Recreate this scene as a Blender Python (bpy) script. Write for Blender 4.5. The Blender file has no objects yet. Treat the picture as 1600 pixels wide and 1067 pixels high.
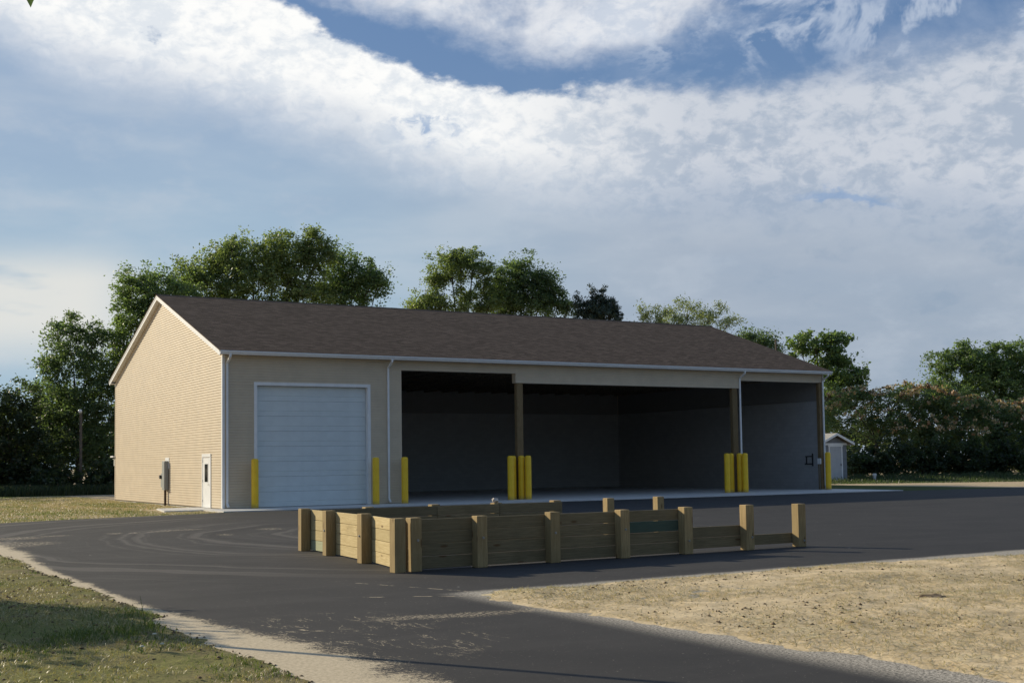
import bpy, bmesh, math, random
import numpy as np
from mathutils import Vector, Matrix

random.seed(7)
S = bpy.context.scene
COL = S.collection

# ------------------------------------------------------------------ camera
F_PX, W_PX = 1893.3, 1600.0
CAM = Vector((-14.32, -46.35, 1.71))
yaw, pitch, roll = math.radians(30.62), math.radians(3.36), math.radians(-0.81)
fw = Vector((math.sin(yaw) * math.cos(pitch), math.cos(yaw) * math.cos(pitch), math.sin(pitch)))
r0 = Vector((math.cos(yaw), -math.sin(yaw), 0))
u0 = r0.cross(fw)
rt = r0 * math.cos(roll) + u0 * math.sin(roll)
up = -r0 * math.sin(roll) + u0 * math.cos(roll)
cd = bpy.data.cameras.new('camera')
cam = bpy.data.objects.new('camera', cd)
COL.objects.link(cam)
m = Matrix((rt, up, -fw)).transposed().to_4x4()
m.translation = CAM
cam.matrix_world = m
cd.sensor_width = 36.0
cd.lens = F_PX / W_PX * 36.0
cd.shift_y = (609.64 - 533.5) / 1600.0
cd.clip_start, cd.clip_end = 0.1, 3000
S.camera = cam

# ------------------------------------------------------------------ view, sun
S.render.engine = 'CYCLES'
S.view_settings.view_transform = 'Standard'
S.view_settings.look = 'None'
S.view_settings.exposure = 0.0
S.view_settings.gamma = 1.0
S.view_settings.use_curve_mapping = False
S.cycles.max_bounces = 6
S.cycles.diffuse_bounces = 3
S.cycles.transmission_bounces = 3
S.cycles.use_denoising = True

TO_SUN = Vector((-1.249, 2.12, 1.0)).normalized()
SUN_EL = math.asin(TO_SUN.z)
SUN_AZ = math.atan2(TO_SUN.x, TO_SUN.y)          # clockwise from +Y
sl = bpy.data.lights.new('sun', 'SUN')
sl.energy = 5.0
sl.angle = math.radians(0.5)
sl.color = (1.0, 0.88, 0.655)
sun = bpy.data.objects.new('sun', sl)
sun.rotation_euler = TO_SUN.to_track_quat('Z', 'Y').to_euler()
sun.location = (-60, 100, 60)
COL.objects.link(sun)


# ------------------------------------------------------------------ shader helpers
class NT:
    """small expression builder for node trees"""
    def __init__(self, nt):
        self.nt = nt

    def node(self, t, **kw):
        n = self.nt.nodes.new(t)
        for k, v in kw.items():
            setattr(n, k, v)
        return n

    def link(self, a, b):
        self.nt.links.new(a, b)

    def put(self, sock, v):
        if v is None:
            return
        if isinstance(v, bpy.types.NodeSocket):
            self.link(v, sock)
        else:
            if sock.type == 'RGBA' and len(v) == 3:
                v = (*v, 1)
            sock.default_value = v

    def M(self, op, a, b=None, c=None, clamp=False):
        n = self.node('ShaderNodeMath', operation=op, use_clamp=clamp)
        for i, v in enumerate((a, b, c)):
            self.put(n.inputs[i], v)
        return n.outputs[0]

    def V(self, op, a, b=None, scale=None):
        n = self.node('ShaderNodeVectorMath', operation=op)
        self.put(n.inputs[0], a)
        self.put(n.inputs[1], b)
        if scale is not None:
            self.put(n.inputs['Scale'], scale)
        return n.outputs['Value'] if op in ('LENGTH', 'DOT_PRODUCT', 'DISTANCE') else n.outputs[0]

    def sstep(self, v, a, b, lo=0.0, hi=1.0):
        n = self.node('ShaderNodeMapRange', interpolation_type='SMOOTHSTEP')
        self.put(n.inputs['Value'], v)
        self.put(n.inputs['From Min'], a)
        self.put(n.inputs['From Max'], b)
        self.put(n.inputs['To Min'], lo)
        self.put(n.inputs['To Max'], hi)
        return n.outputs[0]

    def noise(self, vec, scale, detail=3.0, rough=0.5, dist=0.0):
        n = self.node('ShaderNodeTexNoise')
        self.put(n.inputs['Vector'], vec)
        n.inputs['Scale'].default_value = scale
        n.inputs['Detail'].default_value = detail
        n.inputs['Roughness'].default_value = rough
        n.inputs['Distortion'].default_value = dist
        return n.outputs['Fac']

    def mix(self, f, a, b, blend='MIX'):
        n = self.node('ShaderNodeMix', data_type='RGBA', blend_type=blend)
        n.clamp_factor = True
        self.put(n.inputs[0], f)
        self.put(n.inputs[6], a)
        self.put(n.inputs[7], b)
        return n.outputs[2]

    def ramp(self, f, pts):
        n = self.node('ShaderNodeValToRGB')
        el = n.color_ramp.elements
        while len(el) < len(pts):
            el.new(0.5)
        for e, (p, c) in zip(el, pts):
            e.position = p
            e.color = (*c, 1)
        self.put(n.inputs[0], f)
        return n.outputs[0]

    def curve(self, f, pts):
        n = self.node('ShaderNodeFloatCurve')
        c = n.mapping.curves[0]
        while len(c.points) < len(pts):
            c.points.new(0.5, 0.5)
        for q, (x, y) in zip(c.points, pts):
            q.location = (x, y)
            q.handle_type = 'AUTO'
        n.mapping.update()
        self.put(n.inputs['Value'], f)
        return n.outputs[0]

    def sep(self, v):
        n = self.node('ShaderNodeSeparateXYZ')
        self.put(n.inputs[0], v)
        return n.outputs

    def comb(self, x, y, z):
        n = self.node('ShaderNodeCombineXYZ')
        for i, v in enumerate((x, y, z)):
            self.put(n.inputs[i], v)
        return n.outputs[0]


# ------------------------------------------------------------------ world: sky texture plus a cloud layer
SKY_STRENGTH = 0.10
world = bpy.data.worlds.new('World')
S.world = world
world.use_nodes = True
wt = world.node_tree
wt.nodes.clear()
N = NT(wt)
sky = N.node('ShaderNodeTexSky', sky_type='NISHITA')
sky.sun_disc = False
sky.sun_elevation = SUN_EL
sky.sun_rotation = SUN_AZ % (2 * math.pi)
sky.air_density = 1.0
sky.dust_density = 0.6
sky.ozone_density = 2.0
dirv = N.node('ShaderNodeTexCoord').outputs['Generated']
x, y, z = N.sep(dirv)
cy_, sy_ = math.cos(yaw), math.sin(yaw)
xr = N.M('SUBTRACT', N.M('MULTIPLY', x, cy_), N.M('MULTIPLY', y, sy_))
yr = N.M('ADD', N.M('MULTIPLY', x, sy_), N.M('MULTIPLY', y, cy_))
A = N.M('ARCTAN2', xr, yr)
hor = N.M('SQRT', N.M('ADD', N.M('MULTIPLY', xr, xr), N.M('MULTIPLY', yr, yr)))
tanE = N.M('DIVIDE', z, N.M('MAXIMUM', hor, 0.05))
# sky bearings: s grows to the right, t grows downwards (about 1 unit per 31 degrees)
s = N.M('MULTIPLY', A, 1.96)
t = N.M('SUBTRACT', N.M('SUBTRACT', 0.7207, N.M('MULTIPLY', tanE, N.M('ADD', 1.857, N.M('MULTIPLY', N.M('MINIMUM', N.M('MULTIPLY', A, A), 0.4), 0.9)))), N.M('MULTIPLY', s, 0.0126))
s01 = N.M('MULTIPLY_ADD', s, 0.5, 0.5, clamp=True)
P1 = N.V('MULTIPLY', dirv, (1.0, 1.0, 1.9))
big = N.noise(P1, 5.0, 4, 0.55)
med = N.noise(N.V('ADD', P1, (3.1, 1.7, 0.4)), 16.0, 5, 0.60)
fine = N.noise(N.V('ADD', P1, (7.7, 4.1, 2.2)), 60.0, 5, 0.66)
soft = N.noise(N.V('MULTIPLY', dirv, (1.0, 1.0, 4.2)), 7.5, 4, 0.5)
wisp = N.noise(N.V('ADD', N.V('MULTIPLY', dirv, (1.3, 1.0, 1.6)), (0.3, 9.0, 0.0)), 7.0, 6, 0.60, 0.25)


def cen(f, amp):
    return N.M('MULTIPLY', N.M('SUBTRACT', f, 0.5), amp)


tw = N.M('ADD', N.M('ADD', t, cen(med, 0.10)), N.M('ADD', cen(big, 0.06), cen(fine, 0.032)))


def bound(pts):   # (s, t) knots -> curve of t over s, range -0.3 .. 0.7
    c = N.curve(s01, [((a + 1) / 2, b + 0.3) for a, b in pts])
    return N.M('SUBTRACT', c, 0.3)


Ub = bound([(-1, -0.06), (-0.8, -0.05), (-0.45, -0.03), (-0.34, 0.03), (-0.2, 0.095), (-0.06, 0.14), (0.2, 0.143), (0.5, 0.13), (0.8, 0.06), (1, 0.0)])
Lb = bound([(-1, 0.01), (-0.8, 0.03), (-0.7, 0.08), (-0.4, 0.16), (-0.2, 0.22), (0.0, 0.28), (0.2, 0.30), (0.5, 0.32), (0.8, 0.34), (1, 0.36)])
Vb = bound([(-1, -0.2), (-0.42, -0.12), (-0.32, -0.01), (-0.2, 0.02), (-0.05, 0.07), (0.06, 0.10), (0.2, 0.085), (0.35, 0.06), (0.5, 0.0), (0.7, -0.06), (1, -0.12)])
front = N.sstep(N.M('ABSOLUTE', A), 1.75, 0.60)        # the cloud bank thins out away from the north
du = N.M('SUBTRACT', tw, Ub)
dl = N.M('SUBTRACT', Lb, tw)
right = N.sstep(s, 0.05, 0.65)
left = N.sstep(s, 0.15, -0.65)
# upper edge crisp on the left, feathery on the right
ue = N.M('MULTIPLY_ADD', right, 0.055, 0.018)
band = N.M('MULTIPLY', N.sstep(N.M('DIVIDE', du, ue), -0.7, 0.7), N.sstep(dl, -0.085, 0.06))
under = N.M('MULTIPLY', N.sstep(N.M('DIVIDE', du, ue), -0.7, 0.7), N.sstep(dl, 0.065, -0.09))
puff = N.noise(N.V('ADD', N.V('MULTIPLY', dirv, (1.0, 1.0, 1.5)), (1.9, 0.2, 5.0)), 58.0, 4, 0.60, 0.4)
gran = N.sstep(N.M('ADD', N.M('MULTIPLY', med, 0.40), N.M('ADD', N.M('MULTIPLY', puff, 0.38), N.M('MULTIPLY', fine, 0.22))), 0.41, 0.56)
topc = N.M('MULTIPLY', N.sstep(N.M('SUBTRACT', tw, Vb), 0.022, -0.04), N.sstep(t, -0.32, -0.05))
topc = N.M('MULTIPLY', topc, N.M('MULTIPLY', N.sstep(N.M('ADD', wisp, N.M('MULTIPLY', left, 0.2)), 0.34, 0.60), N.sstep(right, 1.0, 0.1, 0.25, 1.0)))
streak = N.M('MULTIPLY', N.sstep(wisp, 0.48, 0.72), N.M('MULTIPLY', N.sstep(t, 0.25, 0.0), N.sstep(s, -0.1, 0.3)))
high = N.M('MULTIPLY', N.sstep(big, 0.54, 0.76), N.sstep(t, 0.0, -0.35))
filv = N.V('ADD', N.V('MULTIPLY', dirv, (2.2, 1.0, 2.6)), (4.4, 0.7, 1.3))
fil = N.M('ABSOLUTE', N.M('SUBTRACT', N.noise(filv, 6.5, 6, 0.62, 0.5), 0.5))
fil = N.M('MULTIPLY', N.sstep(fil, 0.075, 0.0), N.M('MULTIPLY', N.sstep(t, 0.16, 0.04), N.M('MULTIPLY', N.sstep(s, 0.02, 0.28), N.sstep(med, 0.36, 0.58))))
thin = N.M('MAXIMUM', N.M('MAXIMUM', N.M('MULTIPLY', streak, 0.24), N.M('MULTIPLY', fil, 0.62)), N.M('MULTIPLY', high, 0.55))

K = 1.0 / SKY_STRENGTH


def C(r, g, b, k=1.0):
    return (r * K * k, g * K * k, b * K * k)


blue = N.mix(1.0, sky.outputs[0], C(0.077, 0.077, 0.077), 'MULTIPLY')
blue = N.mix(0.55, blue, N.mix(N.sstep(t, 0.7, 0.0), C(0.30, 0.43, 0.60), C(0.15, 0.275, 0.525)))
veil_l = N.mix(N.sstep(t, 0.12, 0.52), C(0.345, 0.455, 0.61), C(0.39, 0.53, 0.645))
veil_r = N.mix(N.sstep(t, 0.25, 0.60), C(0.44, 0.50, 0.59), C(0.335, 0.41, 0.51))
veil = N.mix(N.sstep(s, -0.45, 0.35), veil_l, veil_r)
veil = N.mix(N.sstep(soft, 0.42, 0.72, 0.0, 0.30), veil, N.mix(right, C(0.62, 0.67, 0.72), C(0.50, 0.55, 0.62)))
veil = N.mix(N.M('MULTIPLY', N.sstep(med, 0.48, 0.70), 0.30), veil, C(0.54, 0.60, 0.68))
veil = N.mix(N.M('MULTIPLY', N.sstep(med, 0.46, 0.30), N.M('MULTIPLY', right, 0.45)), veil, C(0.26, 0.35, 0.47))
white_l = N.mix(gran, C(0.76, 0.805, 0.855), C(0.99, 0.99, 0.975))
white_r = N.mix(gran, C(0.415, 0.485, 0.59), C(0.60, 0.64, 0.71))
white = N.mix(N.sstep(s, -0.12, 0.35), white_l, white_r)
cream = N.M('MULTIPLY', N.M('MULTIPLY', N.sstep(t, 0.37, 0.45), N.sstep(t, 0.60, 0.50)), N.M('MULTIPLY', N.sstep(s, -0.50, -0.68), N.sstep(soft, 0.27, 0.46)))
gap = N.M('MULTIPLY', N.sstep(N.M('ADD', med, N.M('MULTIPLY', fine, 0.3)), 0.50, 0.43), N.sstep(wisp, 0.44, 0.36))
gap2 = N.M('MULTIPLY', N.sstep(N.V('LENGTH', N.comb(N.M('MULTIPLY', N.M('SUBTRACT', s, 0.535), 1.0), N.M('MULTIPLY', N.M('SUBTRACT', N.M('SUBTRACT', tw, N.M('MULTIPLY', N.M('SUBTRACT', s, 0.535), 0.12)), 0.318), 7.0), 0.0)), 0.10, 0.03), 0.55)
gap3 = N.M('MULTIPLY', N.sstep(N.V('LENGTH', N.comb(N.M('SUBTRACT', s, -0.13), N.M('MULTIPLY', N.M('SUBTRACT', tw, 0.20), 2.4), 0.0)), 0.08, 0.01), N.sstep(puff, 0.52, 0.36, 0.0, 0.65))
col = N.mix(N.M('MULTIPLY', front, N.M('MULTIPLY', under, N.sstep(soft, 0.25, 0.5, 0.80, 0.95))), blue, veil)
band = N.M('MULTIPLY', band, front)
topc = N.M('MULTIPLY', topc, front)
col = N.mix(band, col, white)
col = N.mix(topc, col, N.mix(gran, C(0.60, 0.66, 0.76), C(0.80, 0.82, 0.86)))
col = N.mix(thin, col, C(0.60, 0.67, 0.78))
col = N.mix(N.M('MULTIPLY', gap, N.M('MULTIPLY', band, 0.5)), col, blue)
col = N.mix(N.M('MAXIMUM', gap2, gap3), col, C(0.20, 0.34, 0.58))
col = N.mix(N.M('MULTIPLY', cream, 0.85), col, C(0.80, 0.79, 0.74))
bg = N.node('ShaderNodeBackground')
bg.inputs['Strength'].default_value = SKY_STRENGTH
N.link(col, bg.inputs['Color'])
wo = N.node('ShaderNodeOutputWorld')
N.link(bg.outputs[0], wo.inputs[0])


# ------------------------------------------------------------------ materials
def material(name):
    mt = bpy.data.materials.new(name)
    mt.use_nodes = True
    mt.node_tree.nodes.clear()
    return mt, NT(mt.node_tree)


def finish(n, color, rough=0.7, bump=None, bump_d=0.01, bump_s=1.0, spec=0.3, metal=0.0, normal_vec=None):
    b = n.node('ShaderNodeBsdfPrincipled')
    n.put(b.inputs['Base Color'], color)
    n.put(b.inputs['Roughness'], rough)
    b.inputs['Specular IOR Level'].default_value = spec
    b.inputs['Metallic'].default_value = metal
    if bump is not None:
        bn = n.node('ShaderNodeBump')
        bn.inputs['Distance'].default_value = bump_d
        bn.inputs['Strength'].default_value = bump_s
        n.link(bump, bn.inputs['Height'])
        n.link(bn.outputs[0], b.inputs['Normal'])
    o = n.node('ShaderNodeOutputMaterial')
    n.link(b.outputs[0], o.inputs[0])
    return b


def simple(name, c, rough=0.6, var=0.12, scale=6.0, bump=0.0, spec=0.3, metal=0.0, dirt=None):
    mt, n = material(name)
    co = n.node('ShaderNodeTexCoord').outputs['Object']
    f = n.noise(co, scale, 5, 0.6)
    cc = n.mix(n.sstep(f, 0.3, 0.7), tuple(v * (1 - var) for v in c), tuple(min(1, v * (1 + var)) for v in c))
    if dirt:
        g = n.noise(co, scale * 0.3, 6, 0.7)
        cc = n.mix(n.sstep(g, 0.52, 0.72, 0, 0.45), cc, dirt)
    finish(n, cc, rough, f if bump else None, bump, 1.0, spec, metal)
    return mt


MAT = {}
MAT['siding'] = simple('tan_vinyl_siding', (0.61, 0.51, 0.37), 0.5, 0.05, 1.5, 0, 0.35)
MAT['siding_front'] = MAT['siding']
MAT['trim'] = simple('white_trim', (0.81, 0.81, 0.79), 0.42, 0.04, 3, 0, 0.4)
MAT['door_white'] = simple('white_painted_steel', (0.66, 0.71, 0.70), 0.45, 0.04, 2, 0, 0.4)
mt, n = material('yellow_bollard_sleeve')
co = n.node('ShaderNodeTexCoord').outputs['Object']
hz = n.sep(co)[2]
f1 = n.noise(co, 3.0, 5, 0.6)
f2 = n.noise(n.V('MULTIPLY', co, (1.0, 1.0, 0.35)), 22.0, 5, 0.7)
cc = n.mix(n.sstep(f1, 0.3, 0.7), (0.93, 0.56, 0.02), (0.98, 0.63, 0.03))
cc = n.mix(n.M('MULTIPLY', n.sstep(f2, 0.58, 0.70, 0, 0.55), n.sstep(hz, 1.6, 0.2)), cc, (0.34, 0.24, 0.06))
cc = n.mix(n.M('MULTIPLY', n.sstep(n.M('ADD', hz, n.M('MULTIPLY', f2, 0.25)), 0.34, 0.10), 0.6), cc, (0.22, 0.17, 0.09))
finish(n, cc, 0.45, None, 0.01, 1.0, 0.45)
MAT['yellow'] = mt
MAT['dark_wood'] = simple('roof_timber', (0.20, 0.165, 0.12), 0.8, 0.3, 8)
MAT['grey_metal'] = simple('grey_painted_metal', (0.30, 0.315, 0.30), 0.5, 0.08, 4, 0, 0.4)
MAT['dark_metal'] = simple('dark_metal', (0.035, 0.035, 0.035), 0.5, 0.2, 6)
MAT['rust_pipe'] = simple('brown_conduit', (0.10, 0.065, 0.04), 0.6, 0.2, 8)
MAT['galv'] = simple('galvanised_bolt', (0.38, 0.38, 0.36), 0.45, 0.1, 20, 0, 0.5, 0.6)
MAT['shed_wall'] = simple('grey_shed_siding', (0.21, 0.225, 0.24), 0.7, 0.1, 3)
MAT['shed_roof'] = simple('weathered_grey_shingle', (0.38, 0.36, 0.32), 0.9, 0.2, 8)
MAT['shed_door'] = simple('pale_grey_door', (0.46, 0.47, 0.48), 0.6, 0.06, 3)
MAT['stone'] = simple('pale_stone', (0.55, 0.50, 0.44), 0.9, 0.2, 12, 0.01)
MAT['bark'] = simple('bark', (0.085, 0.07, 0.055), 0.95, 0.35, 5, 0.03)
MAT['pole_wood'] = simple('weathered_pole', (0.13, 0.11, 0.088), 0.9, 0.2, 5)
MAT['lamp_glass'] = simple('white_lamp_glass', (0.80, 0.80, 0.78), 0.25, 0.02, 2, 0, 0.5)
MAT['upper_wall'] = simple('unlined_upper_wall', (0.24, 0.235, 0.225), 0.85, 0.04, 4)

mt, n = material('window_glass')
g = n.node('ShaderNodeBsdfPrincipled')
g.inputs['Base Color'].default_value = (0.02, 0.022, 0.022, 1)
g.inputs['Roughness'].default_value = 0.06
n.link(g.outputs[0], n.node('ShaderNodeOutputMaterial').inputs[0])
MAT['glass'] = mt

# concrete block wall inside the bays
mt, n = material('grey_block_wall')
gp = n.node('ShaderNodeNewGeometry').outputs['Position']
px, py, pz = n.sep(gp)
br = n.node('ShaderNodeTexBrick')
n.link(n.comb(n.M('ADD', px, py), pz, 0.0), br.inputs['Vector'])
br.inputs['Scale'].default_value = 1.0
br.inputs['Brick Width'].default_value = 0.40
br.inputs['Row Height'].default_value = 0.20
br.inputs['Mortar Size'].default_value = 0.008
br.inputs['Color1'].default_value = (0.40, 0.40, 0.395, 1)
br.inputs['Color2'].default_value = (0.36, 0.36, 0.355, 1)
br.inputs['Mortar'].default_value = (0.33, 0.33, 0.325, 1)
cc = n.mix(n.sstep(n.noise(gp, 1.2, 5, 0.6), 0.35, 0.7, 0, 0.12), br.outputs[0], (0.26, 0.26, 0.26))
finish(n, cc, 0.9, br.outputs['Fac'], 0.0015, -1.0)
MAT['block'] = mt

# concrete
mt, n = material('light_concrete')
gp = n.node('ShaderNodeNewGeometry').outputs['Position']
f = n.noise(gp, 2.0, 6, 0.65)
f2 = n.noise(gp, 30.0, 3, 0.6)
cc = n.mix(n.sstep(f, 0.3, 0.75), (0.55, 0.54, 0.51), (0.66, 0.65, 0.62))
cc = n.mix(n.sstep(f2, 0.55, 0.75, 0, 0.25), cc, (0.24, 0.235, 0.225))
finish(n, cc, 0.6, f2, 0.003, 1.0, 0.4)
MAT['concrete'] = mt

# asphalt with windblown sand along its edges
mt, n = material('new_asphalt')
gp = n.node('ShaderNodeNewGeometry').outputs['Position']
px, py, pz = n.sep(gp)
agg = n.noise(gp, 90.0, 2, 0.7)
mid = n.noise(gp, 0.55, 4, 0.6)
fineg = n.noise(gp, 26.0, 4, 0.7)
cc = n.mix(n.sstep(mid, 0.3, 0.7), (0.033, 0.032, 0.0315), (0.047, 0.0445, 0.0425))
cc = n.mix(n.sstep(agg, 0.54, 0.72, 0, 0.30), cc, (0.10, 0.097, 0.093))
blot = n.noise(gp, 1.7, 6, 0.72)
cc = n.mix(n.sstep(blot, 0.54, 0.70, 0, 0.45), cc, (0.060, 0.056, 0.053))
cc = n.mix(n.sstep(blot, 0.46, 0.30, 0, 0.45), cc, (0.026, 0.025, 0.026))
roll_ = n.noise(n.V('MULTIPLY', gp, (0.10, 1.4, 1.0)), 1.0, 4, 0.6)
cc = n.mix(n.sstep(roll_, 0.52, 0.68, 0, 0.30), cc, (0.068, 0.064, 0.060))
# paver lane joints and wheel arcs
lane = n.M('PINGPONG', n.M('ADD', py, n.M('MULTIPLY', n.noise(gp, 0.3, 2), 0.3)), 1.8)
cc = n.mix(n.M('MULTIPLY', n.sstep(lane, 0.05, 0.0, 0, 0.30), n.sstep(px, -4.0, 1.0)), cc, (0.13, 0.125, 0.12))
rad = n.V('LENGTH', n.V('SUBTRACT', gp, (1.5, -19.0, 0.0)))
radn = n.M('ADD', rad, n.M('MULTIPLY', n.noise(gp, 0.25, 3), 1.6))
ring = n.noise(n.comb(radn, 0.0, 0.0), 1.35, 4, 0.65)
arcm = n.M('MULTIPLY', n.sstep(px, -1.0, -4.0), n.sstep(py, -31.0, -26.0))
cc = n.mix(n.M('MULTIPLY', n.sstep(ring, 0.50, 0.60, 0, 0.9), arcm), cc, (0.105, 0.095, 0.085))
cc = n.mix(n.M('MULTIPLY', n.sstep(ring, 0.46, 0.36, 0, 0.8), arcm), cc, (0.022, 0.021, 0.022))
# dusty tone on the driveway
cc = n.mix(n.sstep(px, 4.0, -3.0, 0.28, 0.0), cc, (0.022, 0.0225, 0.0235))
cc = n.mix(n.sstep(px, 2.0, -7.0, 0.0, 0.06), cc, (0.125, 0.108, 0.088))
jit = n.M('ADD', n.M('MULTIPLY', n.M('SUBTRACT', n.noise(gp, 1.6, 5, 0.65), 0.5), 1.3), n.M('MULTIPLY', n.M('SUBTRACT', fineg, 0.5), 1.1))
# verge side: fringe width grows towards the front
dv = n.M('ADD', px, 10.82)
wv = n.M('ADD', 0.30, n.M('MULTIPLY', n.sstep(py, -30.5, -37.5), 0.68))
wv = n.M('ADD', wv, n.M('MULTIPLY', n.sstep(py, -25.0, -19.0), 0.35))
grn = n.noise(gp, 60.0, 4, 0.8)
mv = n.sstep(n.M('ADD', n.M('DIVIDE', dv, wv), n.M('MULTIPLY', jit, 0.9)), 1.35, 0.30)
mv = n.sstep(n.M('ADD', mv, n.M('MULTIPLY', n.M('SUBTRACT', n.M('ADD', n.M('MULTIPLY', grn, 0.5), n.M('MULTIPLY', n.noise(gp, 20.0, 5, 0.75), 0.5)), 0.5), 3.2)), 0.32, 0.68)
# island side
di = n.M('SUBTRACT', n.M('ADD', -6.60, n.M('MULTIPLY', n.M('ADD', py, 33.0), -0.062)), px)
mi = n.M('MULTIPLY', n.sstep(n.M('ADD', n.M('DIVIDE', di, 0.15), n.M('MULTIPLY', jit, 0.6)), 1.05, 0.45), n.sstep(py, -32.2, -32.7))
df = n.M('ADD', py, 32.35)
grc = n.noise(gp, 23.0, 5, 0.75)
mi = n.sstep(n.M('ADD', mi, n.M('MULTIPLY', n.M('SUBTRACT', grc, 0.5), 3.2)), 0.42, 0.62)
mf = n.M('MULTIPLY', n.sstep(n.M('ADD', n.M('DIVIDE', df, 0.30), n.M('MULTIPLY', jit, 0.8)), 1.2, 0.2), n.sstep(px, -7.2, -6.6))


def seg(ax, ay, bx, by, w, amp):
    """distance to a wavy line on the ground -> soft mask"""
    d = Vector((bx - ax, by - ay, 0))
    L = d.length
    d.normalize()
    rel = n.V('SUBTRACT', gp, (ax, ay, 0))
    along = n.V('DOT_PRODUCT', rel, tuple(d))
    across = n.V('DOT_PRODUCT', rel, (-d.y, d.x, 0))
    across = n.M('ABSOLUTE', n.M('ADD', across, n.M('MULTIPLY', n.M('SUBTRACT', n.noise(gp, 1.1, 3), 0.5), amp)))
    end = n.M('MULTIPLY', n.sstep(along, -0.2, 0.35), n.sstep(along, L + 0.2, L - 0.5))
    return n.M('MULTIPLY', n.sstep(n.M('ADD', n.M('DIVIDE', across, w), n.M('MULTIPLY', jit, 1.0)), 1.15, 0.1), end)


tongue = seg(-6.0, -34.55, -9.2, -34.0, 0.34, 0.5)
ms = n.M('MULTIPLY', tongue, n.sstep(grc, 0.40, 0.60, 0.15, 0.95))
dash = n.sstep(n.noise(gp, 3.2, 4, 0.7), 0.44, 0.56)
for a in [(-6.5, -32.75, -8.4, -31.6, 0.055, 0.25), (-6.5, -32.3, -7.6, -29.4, 0.035, 0.15), (-10.1, -33.4, -9.2, -35.4, 0.05, 0.6)]:
    ms = n.M('MAXIMUM', ms, n.M('MULTIPLY', seg(*a), dash))
# braided wash lines running along the driveway
wv1 = n.V('ADD', n.V('MULTIPLY', gp, (2.1, 0.38, 0.0)), n.comb(n.M('MULTIPLY', n.noise(gp, 1.1, 3, 0.5), 0.9), n.M('MULTIPLY', py, 0.12), 0.0))
rid = n.M('ABSOLUTE', n.M('SUBTRACT', n.noise(wv1, 1.5, 5, 0.62), 0.5))
wash_zone = n.M('MULTIPLY', n.sstep(n.V('LENGTH', n.V('MULTIPLY', n.V('SUBTRACT', gp, (-9.3, -34.9, 0)), (0.62, 0.40, 0.0))), 1.15, 0.55), n.sstep(px, -7.0, -8.4))
wash = n.M('MULTIPLY', n.sstep(rid, 0.016, 0.003), n.M('MULTIPLY', wash_zone, 0.8))
ms = n.M('MAXIMUM', ms, n.M('MULTIPLY', wash, n.sstep(n.noise(gp, 2.2, 3, 0.6), 0.36, 0.52)))
grain = n.noise(gp, 14.0, 5, 0.75)
ms = n.M('MULTIPLY', ms, n.sstep(n.M('ADD', n.M('MULTIPLY', ms, 0.30), grain), 0.50, 0.68))
scat = n.M('MULTIPLY', n.sstep(n.noise(n.V('MULTIPLY', gp, (0.6, 1.6, 1.0)), 2.2, 5, 0.68), 0.50, 0.64), n.sstep(n.V('LENGTH', n.V('SUBTRACT', gp, (-9.4, -34.6, 0))), 2.7, 0.9))
scat = n.M('MULTIPLY', scat, n.sstep(grain, 0.46, 0.60))
ms = n.M('MAXIMUM', ms, n.M('MULTIPLY', scat, 0.60))
for (sx, sy, a, b) in [(-7.2, -14.0, .28, .5), (-6.7, -14.2, .22, .4), (-5.3, -13.6, 1.0, .42), (-6.0, -13.9, .5, .3), (-5.1, -16.7, .25, .5), (-9.6, -14.4, .9, .8), (-8.6, -14.0, .6, .4), (-3.3, -15.0, .5, .7), (-10.0, -17.0, 1.2, 1.4)]:
    e = n.V('LENGTH', n.V('MULTIPLY', n.V('SUBTRACT', gp, (sx, sy, 0)), (1 / a, 1 / b, 0)))
    ms = n.M('MAXIMUM', ms, n.M('MULTIPLY', n.M('MULTIPLY', n.sstep(n.M('ADD', e, jit), 1.1, 0.5), 0.85), n.sstep(grain, 0.42, 0.58)))
wh = n.noise(gp, 0.9, 2)
sandc = n.mix(n.sstep(fineg, 0.35, 0.65), (0.50, 0.41, 0.275), (0.70, 0.585, 0.41))
gravc = n.mix(n.sstep(n.noise(gp, 36.0, 4, 0.8), 0.42, 0.58), (0.16, 0.145, 0.12), (0.66, 0.59, 0.48))
ms = n.M('MULTIPLY', ms, n.sstep(n.M('ADD', n.M('MULTIPLY', ms, 0.42), n.M('MULTIPLY', grn, 1.3)), 0.82, 1.06))
allsand = n.M('MAXIMUM', mv, ms)
cc = n.mix(n.M('MULTIPLY', n.M('MAXIMUM', mi, mf), 0.9), cc, gravc)
cc = n.mix(n.M('MULTIPLY', allsand, 0.95), cc, sandc)
# a few pale specks
vo = n.node('ShaderNodeTexVoronoi')
n.link(gp, vo.inputs['Vector'])
vo.inputs['Scale'].default_value = 0.9
cc = n.mix(n.sstep(vo.outputs['Distance'], 0.028, 0.018, 0, 0.8), cc, (0.45, 0.42, 0.38))
finish(n, cc, n.mix(allsand, (0.82, 0.82, 0.82), (0.95, 0.95, 0.95)), agg, 0.0015, 0.7, 0.2)
MAT['asphalt'] = mt


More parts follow.
